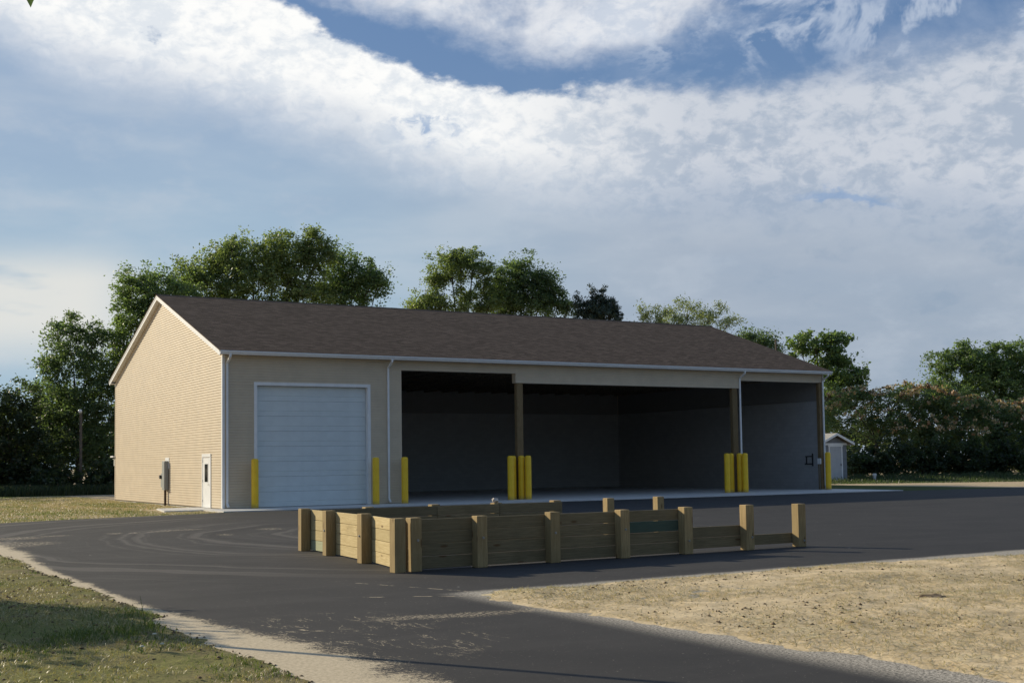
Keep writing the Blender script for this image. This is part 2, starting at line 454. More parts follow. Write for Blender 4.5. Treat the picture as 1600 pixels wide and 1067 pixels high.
def soil_mat(name, base_a, base_b, green_a, green_b, green_amt, dark_amt, scale=1.0):
    mt, n = material(name)
    gp = n.node('ShaderNodeNewGeometry').outputs['Position']
    big = n.noise(gp, 0.45 * scale, 4, 0.6)
    md = n.noise(gp, 2.6 * scale, 6, 0.68)
    fn = n.noise(gp, 24.0 * scale, 4, 0.7)
    c = n.mix(n.sstep(md, 0.32, 0.68), base_a, base_b)
    gm = n.sstep(n.M('ADD', n.M('MULTIPLY', big, 0.7), n.M('MULTIPLY', md, 0.3)), 0.62 - green_amt, 0.72 - green_amt * 0.6)
    gr = n.mix(n.sstep(fn, 0.35, 0.65), green_a, green_b)
    c = n.mix(n.M('MULTIPLY', gm, n.sstep(fn, 0.30, 0.55, 0.35, 1.0)), c, gr)
    c = n.mix(n.M('MULTIPLY', n.sstep(fn, 0.44, 0.30), dark_amt), c, (0.045, 0.035, 0.024))
    finish(n, c, 0.95, n.M('ADD', fn, n.M('MULTIPLY', md, 2.5)), 0.014, 0.9, 0.1)
    return mt


MAT['ground'] = soil_mat('sparse_lawn', (0.42, 0.325, 0.205), (0.60, 0.475, 0.31), (0.34, 0.31, 0.15), (0.48, 0.42, 0.22), 0.08, 0.35)
MAT['verge'] = soil_mat('weedy_verge', (0.185, 0.15, 0.072), (0.31, 0.255, 0.125), (0.14, 0.145, 0.042), (0.23, 0.225, 0.07), 0.22, 0.85)
MAT['island'] = soil_mat('straw_seeded_soil', (0.56, 0.435, 0.255), (0.79, 0.625, 0.39), (0.55, 0.47, 0.25), (0.76, 0.655, 0.39), 0.06, 0.65)
MAT['shade_lawn'] = soil_mat('green_lawn', (0.075, 0.085, 0.03), (0.11, 0.115, 0.04), (0.045, 0.07, 0.018), (0.085, 0.11, 0.03), 0.3, 0.4)
MAT['straw'] = simple('straw', (0.42, 0.36, 0.21), 0.9, 0.35, 3)
MAT['clod'] = simple('dark_soil_clod', (0.17, 0.125, 0.08), 0.95, 0.4, 9)

# timber (grain along local X for planks, along local Z for posts)
def wood_mat(name, axis, ca, cb, green=0.0):
    mt, n = material(name)
    co = n.node('ShaderNodeTexCoord').outputs['Object']
    rnd = n.node('ShaderNodeObjectInfo').outputs['Random']
    off = n.M('MULTIPLY', rnd, 37.0)
    v = n.V('ADD', co, n.comb(off, off, off))
    st = (0.9, 14, 14) if axis == 'x' else (14, 14, 0.9)
    gr = n.noise(n.V('MULTIPLY', v, st), 3.0, 5, 0.65, 0.6)
    bl = n.noise(v, 1.8, 4, 0.6)
    c = n.mix(n.sstep(gr, 0.3, 0.7), ca, cb)
    c = n.mix(n.sstep(bl, 0.45, 0.75, 0, 0.45), c, tuple(k * 0.72 for k in ca))
    c = n.mix(n.M('MULTIPLY', n.sstep(rnd, 0.0, 1.0, 0, 0.5), 1.0), c, (ca[0] * 0.8, ca[1] * 0.86, ca[2] * 0.9))
    if green:
        c = n.mix(green, c, (0.06, 0.115, 0.095) if green > 0.5 else (0.36, 0.44, 0.30))
    vk = n.node('ShaderNodeTexVoronoi')
    kst = (1.6, 5.5, 5.5) if axis == 'x' else (5.5, 5.5, 1.6)
    n.link(n.V('MULTIPLY', v, kst), vk.inputs['Vector'])
    vk.inputs['Scale'].default_value = 1.0
    c = n.mix(n.sstep(vk.outputs['Distance'], 0.16, 0.06, 0, 0.8), c, (0.13, 0.07, 0.03))
    finish(n, c, 0.8, gr, 0.0007, 0.6, 0.2)
    return mt


MAT['plank'] = wood_mat('fresh_pine_plank', 'x', (0.50, 0.38, 0.185), (0.66, 0.53, 0.29))
MAT['plank_shaded'] = wood_mat('shaded_treated_plank', 'x', (0.20, 0.158, 0.088), (0.30, 0.235, 0.13))  # darker copy of the bin timber: shade of front and rear rows in the colour
MAT['plank_green'] = wood_mat('green_treated_plank', 'x', (0.15, 0.135, 0.075), (0.22, 0.2, 0.11), 0.75)
MAT['plank_pale_green'] = wood_mat('pale_green_plank', 'x', (0.36, 0.36, 0.22), (0.5, 0.48, 0.30), 0.2)
MAT['post'] = wood_mat('treated_post', 'z', (0.335, 0.235, 0.11), (0.52, 0.385, 0.195))
MAT['bay_post'] = wood_mat('brown_bay_post', 'z', (0.18, 0.125, 0.06), (0.27, 0.19, 0.10))

# roof shingles
mt, n = material('brown_shingles')
gp = n.node('ShaderNodeNewGeometry').outputs['Position']
px, py, pz = n.sep(gp)
br = n.node('ShaderNodeTexBrick')
n.link(n.comb(px, n.M('MULTIPLY', py, 1.06), 0.0), br.inputs['Vector'])
br.inputs['Scale'].default_value = 1.0
br.inputs['Brick Width'].default_value = 0.31
br.inputs['Row Height'].default_value = 0.142
br.inputs['Mortar Size'].default_value = 0.006
br.inputs['Bias'].default_value = 0.0
br.inputs['Color1'].default_value = (0.100, 0.072, 0.051, 1)
br.inputs['Color2'].default_value = (0.20, 0.142, 0.102, 1)
br.inputs['Mortar'].default_value = (0.04, 0.032, 0.03, 1)
f = n.noise(gp, 1.1, 5, 0.7)
f2 = n.noise(gp, 40, 3, 0.7)
cc = n.mix(n.sstep(f, 0.3, 0.7, 0, 0.5), br.outputs[0], (0.125, 0.09, 0.064))
cc = n.mix(n.sstep(f2, 0.5, 0.72, 0, 0.45), cc, (0.21, 0.15, 0.11))
finish(n, cc, 1.0, n.M('ADD', n.M('MULTIPLY', br.outputs['Fac'], -0.5), f2), 0.0025, 0.8, 0.05)
MAT['shingle'] = mt


def leaf_mat(name, dark, light, trans=0.50):
    mt, n = material(name)
    a = n.node('ShaderNodeAttribute', attribute_name='tint').outputs['Fac']
    c = n.mix(a, dark, light)
    d = n.node('ShaderNodeBsdfPrincipled')
    n.put(d.inputs['Base Color'], c)
    d.inputs['Roughness'].default_value = 0.45
    d.inputs['Specular IOR Level'].default_value = 0.45
    tr = n.node('ShaderNodeBsdfTranslucent')
    n.put(tr.inputs['Color'], n.mix(1.0, c, (1.7, 1.8, 0.85), 'MULTIPLY'))
    mx = n.node('ShaderNodeMixShader')
    mx.inputs[0].default_value = trans
    n.link(d.outputs[0], mx.inputs[1])
    n.link(tr.outputs[0], mx.inputs[2])
    n.link(mx.outputs[0], n.node('ShaderNodeOutputMaterial').inputs[0])
    return mt


LEAF = {
    'dark': leaf_mat('dark_leaves', (0.070, 0.108, 0.056), (0.150, 0.205, 0.100)),
    'mid': leaf_mat('mid_leaves', (0.086, 0.132, 0.060), (0.175, 0.240, 0.105)),
    'olive': leaf_mat('olive_leaves', (0.115, 0.155, 0.068), (0.225, 0.270, 0.118)),
    'pale': leaf_mat('pale_leaves', (0.15, 0.19, 0.09), (0.30, 0.33, 0.17), 0.35),
    'conifer': leaf_mat('conifer_needles', (0.030, 0.048, 0.034), (0.062, 0.092, 0.060), 0.1),
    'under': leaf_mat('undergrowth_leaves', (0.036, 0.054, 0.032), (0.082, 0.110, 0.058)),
    'grass': leaf_mat('grass_blades', (0.060, 0.10, 0.020), (0.16, 0.20, 0.055), 0.3),
    'dry': leaf_mat('dry_grass_blades', (0.24, 0.20, 0.10), (0.50, 0.425, 0.25), 0.2),
    'blossom': leaf_mat('cream_pink_blossom', (0.36, 0.19, 0.10), (0.60, 0.50, 0.33), 0.25),
    'rust': leaf_mat('rust_seed_heads', (0.09, 0.055, 0.030), (0.21, 0.145, 0.085), 0.1),
    'white': leaf_mat('white_petals', (0.55, 0.55, 0.48), (0.75, 0.75, 0.70), 0.2),
}


# ------------------------------------------------------------------ object helpers
def tag(o, label=None, cat=None, group=None, kind=None):
    if label:
        o['label'] = label
    if cat:
        o['category'] = cat
    if group:
        o['group'] = group
    if kind:
        o['kind'] = kind
    return o


def empty(name, loc, label, cat, group=None, rz=0.0):
    o = bpy.data.objects.new(name, None)
    o.empty_display_size = 0.3
    o.location = loc
    o.rotation_euler = (0, 0, rz)
    COL.objects.link(o)
    return tag(o, label, cat, group)


class MB:
    def __init__(self):
        self.v, self.f = [], []

    def add(self, vs, fs):
        k = len(self.v)
        self.v += [tuple(q) for q in vs]
        self.f += [tuple(i + k for i in q) for q in fs]
        return self

    def box(self, x0, x1, y0, y1, z0, z1, c=0.0):
        if c <= 0:
            vs = [(x, y, z) for x in (x0, x1) for y in (y0, y1) for z in (z0, z1)]
            return self.add(vs, [(0, 1, 3, 2), (4, 6, 7, 5), (0, 4, 5, 1), (2, 3, 7, 6), (0, 2, 6, 4), (1, 5, 7, 3)])
        X, Y, Z = (x0, x1), (y0, y1), (z0, z1)
        vs, idx = [], {}
        for i in (0, 1):
            for j in (0, 1):
                for k in (0, 1):
                    sx, sy, sz = (1 if i == 0 else -1), (1 if j == 0 else -1), (1 if k == 0 else -1)
                    for a in range(3):
                        q = [X[i] + sx * c, Y[j] + sy * c, Z[k] + sz * c]
                        q[a] = (X[i], Y[j], Z[k])[a]
                        idx[(i, j, k, a)] = len(vs)
                        vs.append(tuple(q))
        fs = []
        for a in range(3):
            b, d = (a + 1) % 3, (a + 2) % 3
            for e in (0, 1):
                def key(p, q):
                    t3 = [0, 0, 0]
                    t3[a], t3[b], t3[d] = e, p, q
                    return idx[(*t3, a)]
                loop = [key(0, 0), key(1, 0), key(1, 1), key(0, 1)]
                fs.append(tuple(loop if e else loop[::-1]))
            # edges parallel to axis a
            for p in (0, 1):
                for q in (0, 1):
                    def k2(e, ax):
                        t3 = [0, 0, 0]
                        t3[a], t3[b], t3[d] = e, p, q
                        return idx[(*t3, ax)]
                    loop = [k2(0, b), k2(0, d), k2(1, d), k2(1, b)]
                    fs.append(tuple(loop if (p == q) == False else loop[::-1]))
        for i in (0, 1):
            for j in (0, 1):
                for k in (0, 1):
                    loop = [idx[(i, j, k, 0)], idx[(i, j, k, 1)], idx[(i, j, k, 2)]]
                    fs.append(tuple(loop if (i + j + k) % 2 else loop[::-1]))
        return self.add(vs, fs)

    def tube(self, pts, rad, seg=8, caps=True):
        pts = [Vector(q) for q in pts]
        rs = rad if isinstance(rad, (list, tuple)) else [rad] * len(pts)
        rings = []
        for i, q in enumerate(pts):
            d = (pts[min(i + 1, len(pts) - 1)] - pts[max(i - 1, 0)]).normalized()
            a = d.cross(Vector((0, 0, 1)))
            if a.length < 1e-3:
                a = Vector((1, 0, 0))
            a.normalize()
            b = d.cross(a)
            rings.append([q + (a * math.cos(2 * math.pi * k / seg) + b * math.sin(2 * math.pi * k / seg)) * rs[i] for k in range(seg)])
        vs = [v for r in rings for v in r]
        fs = []
        for i in range(len(rings) - 1):
            for k in range(seg):
                k2 = (k + 1) % seg
                fs.append((i * seg + k, i * seg + k2, (i + 1) * seg + k2, (i + 1) * seg + k))
        if caps:
            fs.append(tuple(range(seg))[::-1])
            fs.append(tuple((len(rings) - 1) * seg + k for k in range(seg)))
        return self.add(vs, fs)

    def lathe(self, prof, seg=20, cx=0, cy=0):
        vs, fs = [], []
        for r, z in prof:
            for k in range(seg):
                a = 2 * math.pi * k / seg
                vs.append((cx + r * math.cos(a), cy + r * math.sin(a), z))
        for i in range(len(prof) - 1):
            for k in range(seg):
                k2 = (k + 1) % seg
                fs.append((i * seg + k, i * seg + k2, (i + 1) * seg + k2, (i + 1) * seg + k))
        fs.append(tuple((len(prof) - 1) * seg + k for k in range(seg)))
        return self.add(vs, fs)

    def prism(self, poly, axis, a0, a1):
        """extrude a 2-D polygon along axis 'x' (poly in y,z) or 'y' (poly in x,z)"""
        k = len(poly)
        if axis == 'x':
            vs = [(a0, p, q) for p, q in poly] + [(a1, p, q) for p, q in poly]
        elif axis == 'y':
            vs = [(p, a0, q) for p, q in poly] + [(p, a1, q) for p, q in poly]
        else:
            vs = [(p, q, a0) for p, q in poly] + [(p, q, a1) for p, q in poly]
        fs = [tuple(range(k))[::-1], tuple(range(k, 2 * k))]
        for i in range(k):
            j = (i + 1) % k
            fs.append((i, j, k + j, k + i))
        return self.add(vs, fs)

    def mesh(self, name):
        me = bpy.data.meshes.new(name)
        me.from_pydata(self.v, [], self.f)
        return me

    def build(self, name, mat, parent=None, smooth=False, kind=None, fix=True, local=None):
        me = self.mesh(name)
        if fix:
            bm = bmesh.new()
            bm.from_mesh(me)
            bmesh.ops.recalc_face_normals(bm, faces=bm.faces)
            bm.to_mesh(me)
            bm.free()
        me.materials.append(mat)
        if smooth:
            me.polygons.foreach_set('use_smooth', [True] * len(me.polygons))
        o = bpy.data.objects.new(name, me)
        COL.objects.link(o)
        if parent:
            o.parent = parent
        if kind:
            o['kind'] = kind
        return o


def fast_mesh(name, verts, faces_n, loops, mat, parent=None, tint=None, kind=None):
    """verts (n,3); all faces have faces_n corners; loops flat index array"""
    me = bpy.data.meshes.new(name)
    nv, nl = len(verts), len(loops)
    nf = nl // faces_n
    me.vertices.add(nv)
    me.vertices.foreach_set('co', np.asarray(verts, dtype=np.float32).ravel())
    me.loops.add(nl)
    me.loops.foreach_set('vertex_index', np.asarray(loops, dtype=np.int32))
    me.polygons.add(nf)
    me.polygons.foreach_set('loop_start', np.arange(0, nl, faces_n, dtype=np.int32))
    me.polygons.foreach_set('loop_total', np.full(nf, faces_n, dtype=np.int32))
    if tint is not None:
        at = me.attributes.new('tint', 'FLOAT', 'POINT')
        at.data.foreach_set('value', np.asarray(tint, dtype=np.float32))
    me.update(calc_edges=True)
    me.materials.append(mat)
    o = bpy.data.objects.new(name, me)
    COL.objects.link(o)
    if parent:
        o.parent = parent
    if kind:
        o['kind'] = kind
    return o


RNG = np.random.default_rng(11)


def vnoise(x, y, seed=0):
    xi, yi = np.floor(x).astype(np.int64), np.floor(y).astype(np.int64)
    fx, fy = x - xi, y - yi
    fx, fy = fx * fx * (3 - 2 * fx), fy * fy * (3 - 2 * fy)

    def h(a, b):
        q = (a * 374761393 + b * 668265263 + seed * 974711) & 0x7fffffff
        q = ((q ^ (q >> 13)) * 1274126177) & 0x7fffffff
        return ((q ^ (q >> 16)) & 0xffff) / 65535.0
    return (h(xi, yi) * (1 - fx) + h(xi + 1, yi) * fx) * (1 - fy) + (h(xi, yi + 1) * (1 - fx) + h(xi + 1, yi + 1) * fx) * fy


def fbm(x, y, oct=4, seed=0):
    s_, a, tot = 0, 1.0, 0
    for i in range(oct):
        s_ = s_ + a * vnoise(x * 2 ** i, y * 2 ** i, seed + i)
        tot += a
        a *= 0.55
    return s_ / tot


# ------------------------------------------------------------------ the setting
def sheet(name, pts, z, mat):
    b = MB()
    b.add([(p[0], p[1], z) for p in pts], [tuple(range(len(pts)))])
    o = b.build(name, mat, fix=False)
    o['kind'] = 'structure'
    return o


sheet('ground', [(-900, -500), (900, -500), (900, 1200), (-900, 1200)], -0.035, MAT['ground'])
sheet('lawn', [(32.4, -4.3), (36.5, -4.9), (40.5, -5.6), (40.2, 3), (41.0, 9), (41.5, 20), (32.4, 20)], -0.012, MAT['shade_lawn'])
sheet('asphalt_yard', [(-10.95, -70), (90, -70), (90, -13), (60, -8.6), (41, -5.6), (36, -4.95), (32.7, -4.6), (31, -3.0), (0.0, -2.0),
                       (-1.6, -3.05), (-4.4, -3.65), (-6.6, -4.2), (-8.7, -5.15), (-12, -6.6), (-22, -11), (-22, -18), (-12, -18.6), (-10.95, -20)], 0.0, MAT['asphalt'])
b = MB()
ap = [(-0.75, -2.55), (32.75, -4.55), (32.75, -0.012), (-0.75, -0.012)]
for i in range(8):     # control joints every few metres
    a0, a1 = i / 8, (i + 1) / 8
    xa, xb = -0.75 + 33.5 * a0 + (0.012 if i else 0), -0.75 + 33.5 * a1
    ya, yb = -2.55 - 2.0 * a0, -2.55 - 2.0 * a1
    vs = [(xa, ya, -0.1), (xb, yb, -0.1), (xb, -0.012, -0.1), (xa, -0.012, -0.1)]
    vs += [(q[0], q[1], 0.035) for q in vs]
    b.add(vs, [(0, 3, 2, 1), (4, 5, 6, 7), (0, 1, 5, 4), (1, 2, 6, 5), (2, 3, 7, 6), (3, 0, 4, 7)])
o = b.build('concrete_apron', MAT['concrete'])
o['kind'] = 'structure'
b = MB()
b.add([(-2.2, 0.2, -0.1), (-0.02, -0.005, -0.1), (-0.02, 3.4, -0.1), (-1.7, 3.3, -0.1), (-2.2, 0.2, 0.02), (-0.02, -0.005, 0.02), (-0.02, 3.4, 0.02), (-1.7, 3.3, 0.02)],
      [(0, 3, 2, 1), (4, 5, 6, 7), (0, 1, 5, 4), (1, 2, 6, 5), (2, 3, 7, 6), (3, 0, 4, 7)])
o = b.build('door_pad', MAT['concrete'])
o['kind'] = 'structure'


def relief(name, x0, x1, y0, y1, step, zfun, mat):
    nx, ny = int((x1 - x0) / step) + 1, int((y1 - y0) / step) + 1
    gx, gy = np.meshgrid(np.linspace(x0, x1, nx), np.linspace(y0, y1, ny), indexing='ij')
    gz = zfun(gx, gy)
    v = np.stack([gx, gy, gz], -1).reshape(-1, 3)
    i, j = np.meshgrid(np.arange(nx - 1), np.arange(ny - 1), indexing='ij')
    a = (i * ny + j).ravel()
    q = np.stack([a, a + ny, a + ny + 1, a + 1], -1)
    keep = (v[q][:, :, 2].max(1) > -0.025)
    o = fast_mesh(name, v, 4, q[keep].ravel(), mat)
    o.data.polygons.foreach_set('use_smooth', [True] * len(o.data.polygons))
    o['kind'] = 'structure'
    return o


def verge_edge(y):
    e = -10.78 + (fbm(y * 1.3, y * 0 + 3, 4, 5) - 0.5) * 0.35
    return e - np.clip(y + 20.5, 0, None) * 0.55 - np.clip(y + 19.0, 0, None) * 3.0


def verge_z(x, y):
    d = verge_edge(y) - x
    h = np.clip(d / 0.25, -1, 1)
    return h * 0.03 + (fbm(x * 5, y * 5, 3, 21) - 0.5) * 0.055 * np.clip(h + 0.6, 0, 1) + (fbm(x * 0.9, y * 0.9, 3, 9) - 0.45) * 0.06 * np.clip(d, 0, 1)


def island_d(x, y):
    e1 = -6.84 + (y + 33.0) * -0.062 + (fbm(y * 1.1, x * 0 + 7, 4, 31) - 0.5) * 0.30
    e2 = -32.35 - np.clip(x - 1.0, 0, None) * 0.16 + np.clip(x - 4, 0, None) * 0.10 + (fbm(x * 1.0, x * 0 + 1, 4, 32) - 0.5) * 0.30
    a, c = x - e1, e2 - y
    return np.where((a > 0.5) | (c > 0.5), np.minimum(a, c), np.minimum(a, c) - 0.18 * np.clip(1 - np.abs(a - c), 0, 1))


def island_z(x, y):
    d = island_d(x, y)
    h = np.clip(d / 0.3, -1, 1)
    return h * 0.022 + (fbm(x * 4, y * 4, 3, 41) - 0.5) * 0.05 * np.clip(h + 0.5, 0, 1) + (fbm(x * 0.5, y * 0.5, 3, 43) - 0.4) * 0.10 * np.clip(d / 2, 0, 1)


relief('grass_verge', -24, -10.4, -48, -18.0, 0.085, verge_z, MAT['verge'])
relief('straw_bank', -7.2, 26, -47, -31.6, 0.11, island_z, MAT['island'])

# ------------------------------------------------------------------ the storage building
L, D, HE, HR = 32.07, 18.34, 6.20, 9.53
OV, RO = 0.40, 0.24
SLOPE = (HR - HE) / (D / 2 + OV)
bld = empty('storage_building', (0, 0, 0), 'long tan sided storage building with brown shingle roof, one overhead door and three open bays', 'building')


def roof_z(yy):
    return HE + SLOPE * (min(yy, D - yy) + OV)


def siding_rect(mb, org, along, nrm, a0, a1, z0, z1, exp=0.105, lip=0.024):
    zz = z0
    org, along, nrm = Vector(org), Vector(along), Vector(nrm)
    while zz < z1 - 1e-4:
        zt = min(zz + exp, z1)
        zm = zz + (zt - zz) * 0.70
        vs = []
        for off, zq in ((0.003, zz), (lip, zz), (lip * 0.8, zm), (0.004, zm + 0.008), (0.003, zt)):
            vs += [org + along * a0 + nrm * off + Vector((0, 0, zq)), org + along * a1 + nrm * off + Vector((0, 0, zq))]
        mb.add(vs, [(2 * i, 2 * i + 1, 2 * i + 3, 2 * i + 2) for i in range(4)])
        zz = zt
    return mb


# gable siding (faces -x), courses narrowing under the rakes
mb = MB()
zz, ex = 0.06, 0.105
ztop_c = HR - SLOPE * 0 - 0.16
while zz < ztop_c:
    zt = min(zz + ex, ztop_c)

    def rng(z_):
        k = max(0.0, (z_ + 0.14 - HE) / SLOPE - OV)
        return (k, D - k)
    b0, b1 = rng(zz)
    t0_, t1_ = rng(zt)
    if t0_ >= t1_ - 0.01:
        t0_ = t1_ = D / 2
    zm = zz + (zt - zz) * 0.70
    m0_, m1_ = b0 + (t0_ - b0) * 0.7, b1 + (t1_ - b1) * 0.7
    vs = []
    for off, zq, a0_, a1_ in ((0.003, zz, b0, b1), (0.024, zz, b0, b1), (0.019, zm, m0_, m1_), (0.004, zm + 0.008, m0_, m1_), (0.003, zt, t0_, t1_)):
        vs += [(-off, a0_, zq), (-off, a1_, zq)]
    mb.add(vs, [(2 * i + 1, 2 * i, 2 * i + 2, 2 * i + 3) for i in range(4)])
    zz = zt
mb.build('siding', MAT['siding'], bld, kind='stuff', fix=False)
# front siding round the openings
GX0, GX1, GZ = 1.36, 6.14, 4.88
mb = MB()
o_, al, nr = (0, 0, 0), (1, 0, 0), (0, -1, 0)
siding_rect(mb, o_, al, nr, 0.07, GX0, 0.06, GZ)
siding_rect(mb, o_, al, nr, GX1, 7.65, 0.06, GZ)
siding_rect(mb, o_, al, nr, 0.07, 7.65, GZ, 6.03)
siding_rect(mb, o_, al, nr, 7.65, 13.30, 5.65, 6.03)
siding_rect(mb, o_, al, nr, 13.30, 26.40, 5.23, 6.03)
siding_rect(mb, o_, al, nr, 26.40, 32.0, 5.62, 6.03)
mb.build('siding', MAT['siding'], bld, kind='stuff', fix=False)
# wall bodies
mb = MB()
mb.box(0.0, 0.15, 0.0, D, 0.0, 6.0)                       # left wall
mb.prism([(0.02, 6.0), (D - 0.02, 6.0), (D / 2 + 0.3, HR - 0.25), (D / 2 - 0.3, HR - 0.25)], 'x', 0.0, 0.15)
mb.box(0.15, GX0, 0.0, 0.15, 0.0, 6.0)
mb.box(GX1, 7.65, 0.0, 0.15, 0.0, 6.0)
mb.box(GX0, GX1, 0.0, 0.15, GZ, 6.0)
mb.box(7.65, 13.30, 0.0, 0.30, 5.65, 6.0)
mb.box(13.30, 26.40, 0.0, 0.30, 5.23, 6.0)
mb.box(26.40, 31.8, 0.0, 0.30, 5.62, 6.0)
mb.build('wall', MAT['siding'], bld)
mb = MB()
mb.box(0.15, L - 0.2, D - 0.2, D, 0.03, 4.65)
mb.box(L - 0.2, L, 0.28, D, 0.03, 4.66)
mb.box(7.45, 7.65, 0.15, D - 0.2, 0.03, 4.67)
mb.build('block_wall', MAT['block'], bld)
mb = MB()
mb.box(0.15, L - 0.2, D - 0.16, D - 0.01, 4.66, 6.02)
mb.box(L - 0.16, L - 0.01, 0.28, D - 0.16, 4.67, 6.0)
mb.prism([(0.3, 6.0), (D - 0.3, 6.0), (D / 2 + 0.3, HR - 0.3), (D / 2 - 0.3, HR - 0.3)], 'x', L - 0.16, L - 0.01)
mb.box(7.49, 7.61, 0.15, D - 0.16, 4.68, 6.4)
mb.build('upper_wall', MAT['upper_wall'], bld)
# outer skin of rear and right walls
mb = MB()
siding_rect(mb, (0, D, 0), (1, 0, 0), (0, 1, 0), 0.0, L, 0.06, 6.03)
siding_rect(mb, (L, 0, 0), (0, 1, 0), (1, 0, 0), 0.10, D, 0.06, 6.0)
mb.build('siding', MAT['siding'], bld, kind='stuff', fix=False)
mb = MB()
mb.prism([(0.0, 6.0), (D, 6.0), (D / 2, HR - 0.15)], 'x', L - 0.005, L + 0.012)
mb.build('wall', MAT['siding'], bld)
MB().box(0.0, L, 0.0, D, -0.2, 0.03).build('floor_slab', MAT['concrete'], bld)
# timber posts between the bays
for (xa, xb, zt) in [(13.36, 13.68, 5.225), (25.89, 26.22, 5.225), (31.80, 32.05, 5.99)]:
    ob = MB().box(-(xb - xa) / 2, (xb - xa) / 2, -0.11, 0.11, 0, zt - 0.03, 0.012).build('timber_post', MAT['bay_post'], bld)
    ob.location = ((xa + xb) / 2, 0.115, 0.03)
# roof trusses: bottom chords seen dark in the open bays
for k in range(21):
    xx = 8.6 + k * 1.15
    mb = MB()
    mb.box(xx - 0.02, xx + 0.02, 0.31, D - 0.2, 5.86, 6.0)
    mb.build('truss', MAT['dark_wood'], bld)

# roof
roof_th = 0.10
for side in (0, 1):
    def yy(v_):
        return v_ if side == 0 else D - v_
    y_e, y_r = yy(-OV - 0.04), yy(D / 2)
    ze_, zr_ = HE - 0.04 * SLOPE, HR
    xs0, xs1 = -RO - 0.03, L + RO + 0.03
    mb = MB()
    vs = [(xs0, y_e, ze_), (xs1, y_e, ze_), (xs1, y_r, zr_), (xs0, y_r, zr_)]
    vs2 = [(q[0], q[1], q[2] - 0.03) for q in vs]
    mb.add(vs + vs2, [(0, 1, 2, 3), (7, 6, 5, 4), (0, 4, 5, 1), (1, 5, 6, 2), (3, 2, 6, 7), (0, 3, 7, 4)])
    mb.build('roof', MAT['shingle'], bld)
    # deck underside
    mb = MB()
    a = roof_th
    vs = [(0.0, yy(0.0), roof_z(0) - 0.032), (L, yy(0.0), roof_z(0) - 0.032), (L, y_r, HR - 0.034), (0.0, y_r, HR - 0.034)]
    vs2 = [(q[0], q[1], q[2] - a) for q in vs]
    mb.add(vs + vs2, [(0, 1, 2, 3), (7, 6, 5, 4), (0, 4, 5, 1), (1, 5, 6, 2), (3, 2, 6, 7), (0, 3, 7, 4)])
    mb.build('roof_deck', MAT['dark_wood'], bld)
    # rakes: fascia boards and sloping soffits at both gable ends
    for xo, xi in ((-RO, 0.0), (L + RO, L)):
        sg = 1 if xi > xo else -1
        for (dz0, dz1, xa_, xb_) in [(-0.035, -0.10, xo - sg * 0.014, xo + sg * 0.02), (-0.10, -0.235, xo, xo + sg * 0.02)]:
            mb = MB()
            pts = [(yy(-OV), HE), (y_r, HR)]
            q = []
            for xx in (xa_, xb_):
                for (p_, h_) in pts:
                    q += [(xx, p_, h_ + dz0), (xx, p_, h_ + dz1)]
            mb.add(q, [(0, 1, 3, 2), (4, 6, 7, 5), (0, 4, 5, 1), (2, 3, 7, 6), (0, 2, 6, 4), (1, 5, 7, 3)])
            mb.build('rake_board', MAT['trim'], bld)
        mb = MB()
        q = []
        for xx in (xo + sg * 0.021, xi):
            for (p_, h_) in [(yy(-OV), HE), (y_r, HR)]:
                q += [(xx, p_, h_ - 0.165), (xx, p_, h_ - 0.185)]
        mb.add(q, [(0, 1, 3, 2), (4, 6, 7, 5), (0, 4, 5, 1), (2, 3, 7, 6), (0, 2, 6, 4), (1, 5, 7, 3)])
        mb.build('rake_soffit', MAT['trim'], bld)
    # eave: soffit, fascia, gutter
    mb = MB()
    ya_, yb_ = sorted((yy(-OV + 0.02), yy(-0.018)))
    mb.box(-RO + 0.022, L + RO - 0.022, ya_, yb_, 6.03, 6.05)
    mb.build('soffit', MAT['trim'], bld)
    ya_, yb_ = sorted((yy(-OV), yy(-OV + 0.02)))
    mb = MB().box(-RO + 0.022, L + RO - 0.022, ya_, yb_, 6.02, 6.15)
    mb.build('fascia', MAT['trim'], bld)
    prof = [(yy(-OV - 0.002), 6.03), (yy(-OV - 0.075), 6.03), (yy(-OV - 0.085), 6.075), (yy(-OV - 0.125), 6.115), (yy(-OV - 0.125), 6.16), (yy(-OV - 0.113), 6.16), (yy(-OV - 0.113), 6.12), (yy(-OV - 0.02), 6.06), (yy(-OV - 0.002), 6.16)]
    segs = [(-RO, 10.55), (10.56, 21.3), (21.31, L + RO)]
    for a0, a1 in segs:
        MB().prism(prof, 'x', a0, a1).build('gutter', MAT['trim'], bld)
# ridge cap
mb = MB()
for k in range(108):
    xa = -RO - 0.03 + k * 0.302
    xb = min(xa + 0.305, L + RO + 0.03)
    h = 0.022 + 0.004 * (k % 2)
    mb.prism([(D / 2 - 0.16, HR - 0.16 * SLOPE + 0.004), (D / 2, HR + h), (D / 2 + 0.16, HR - 0.16 * SLOPE + 0.004), (D / 2, HR - 0.02)], 'x', xa, xb)
mb.build('ridge_cap', MAT['shingle'], bld, kind='stuff')


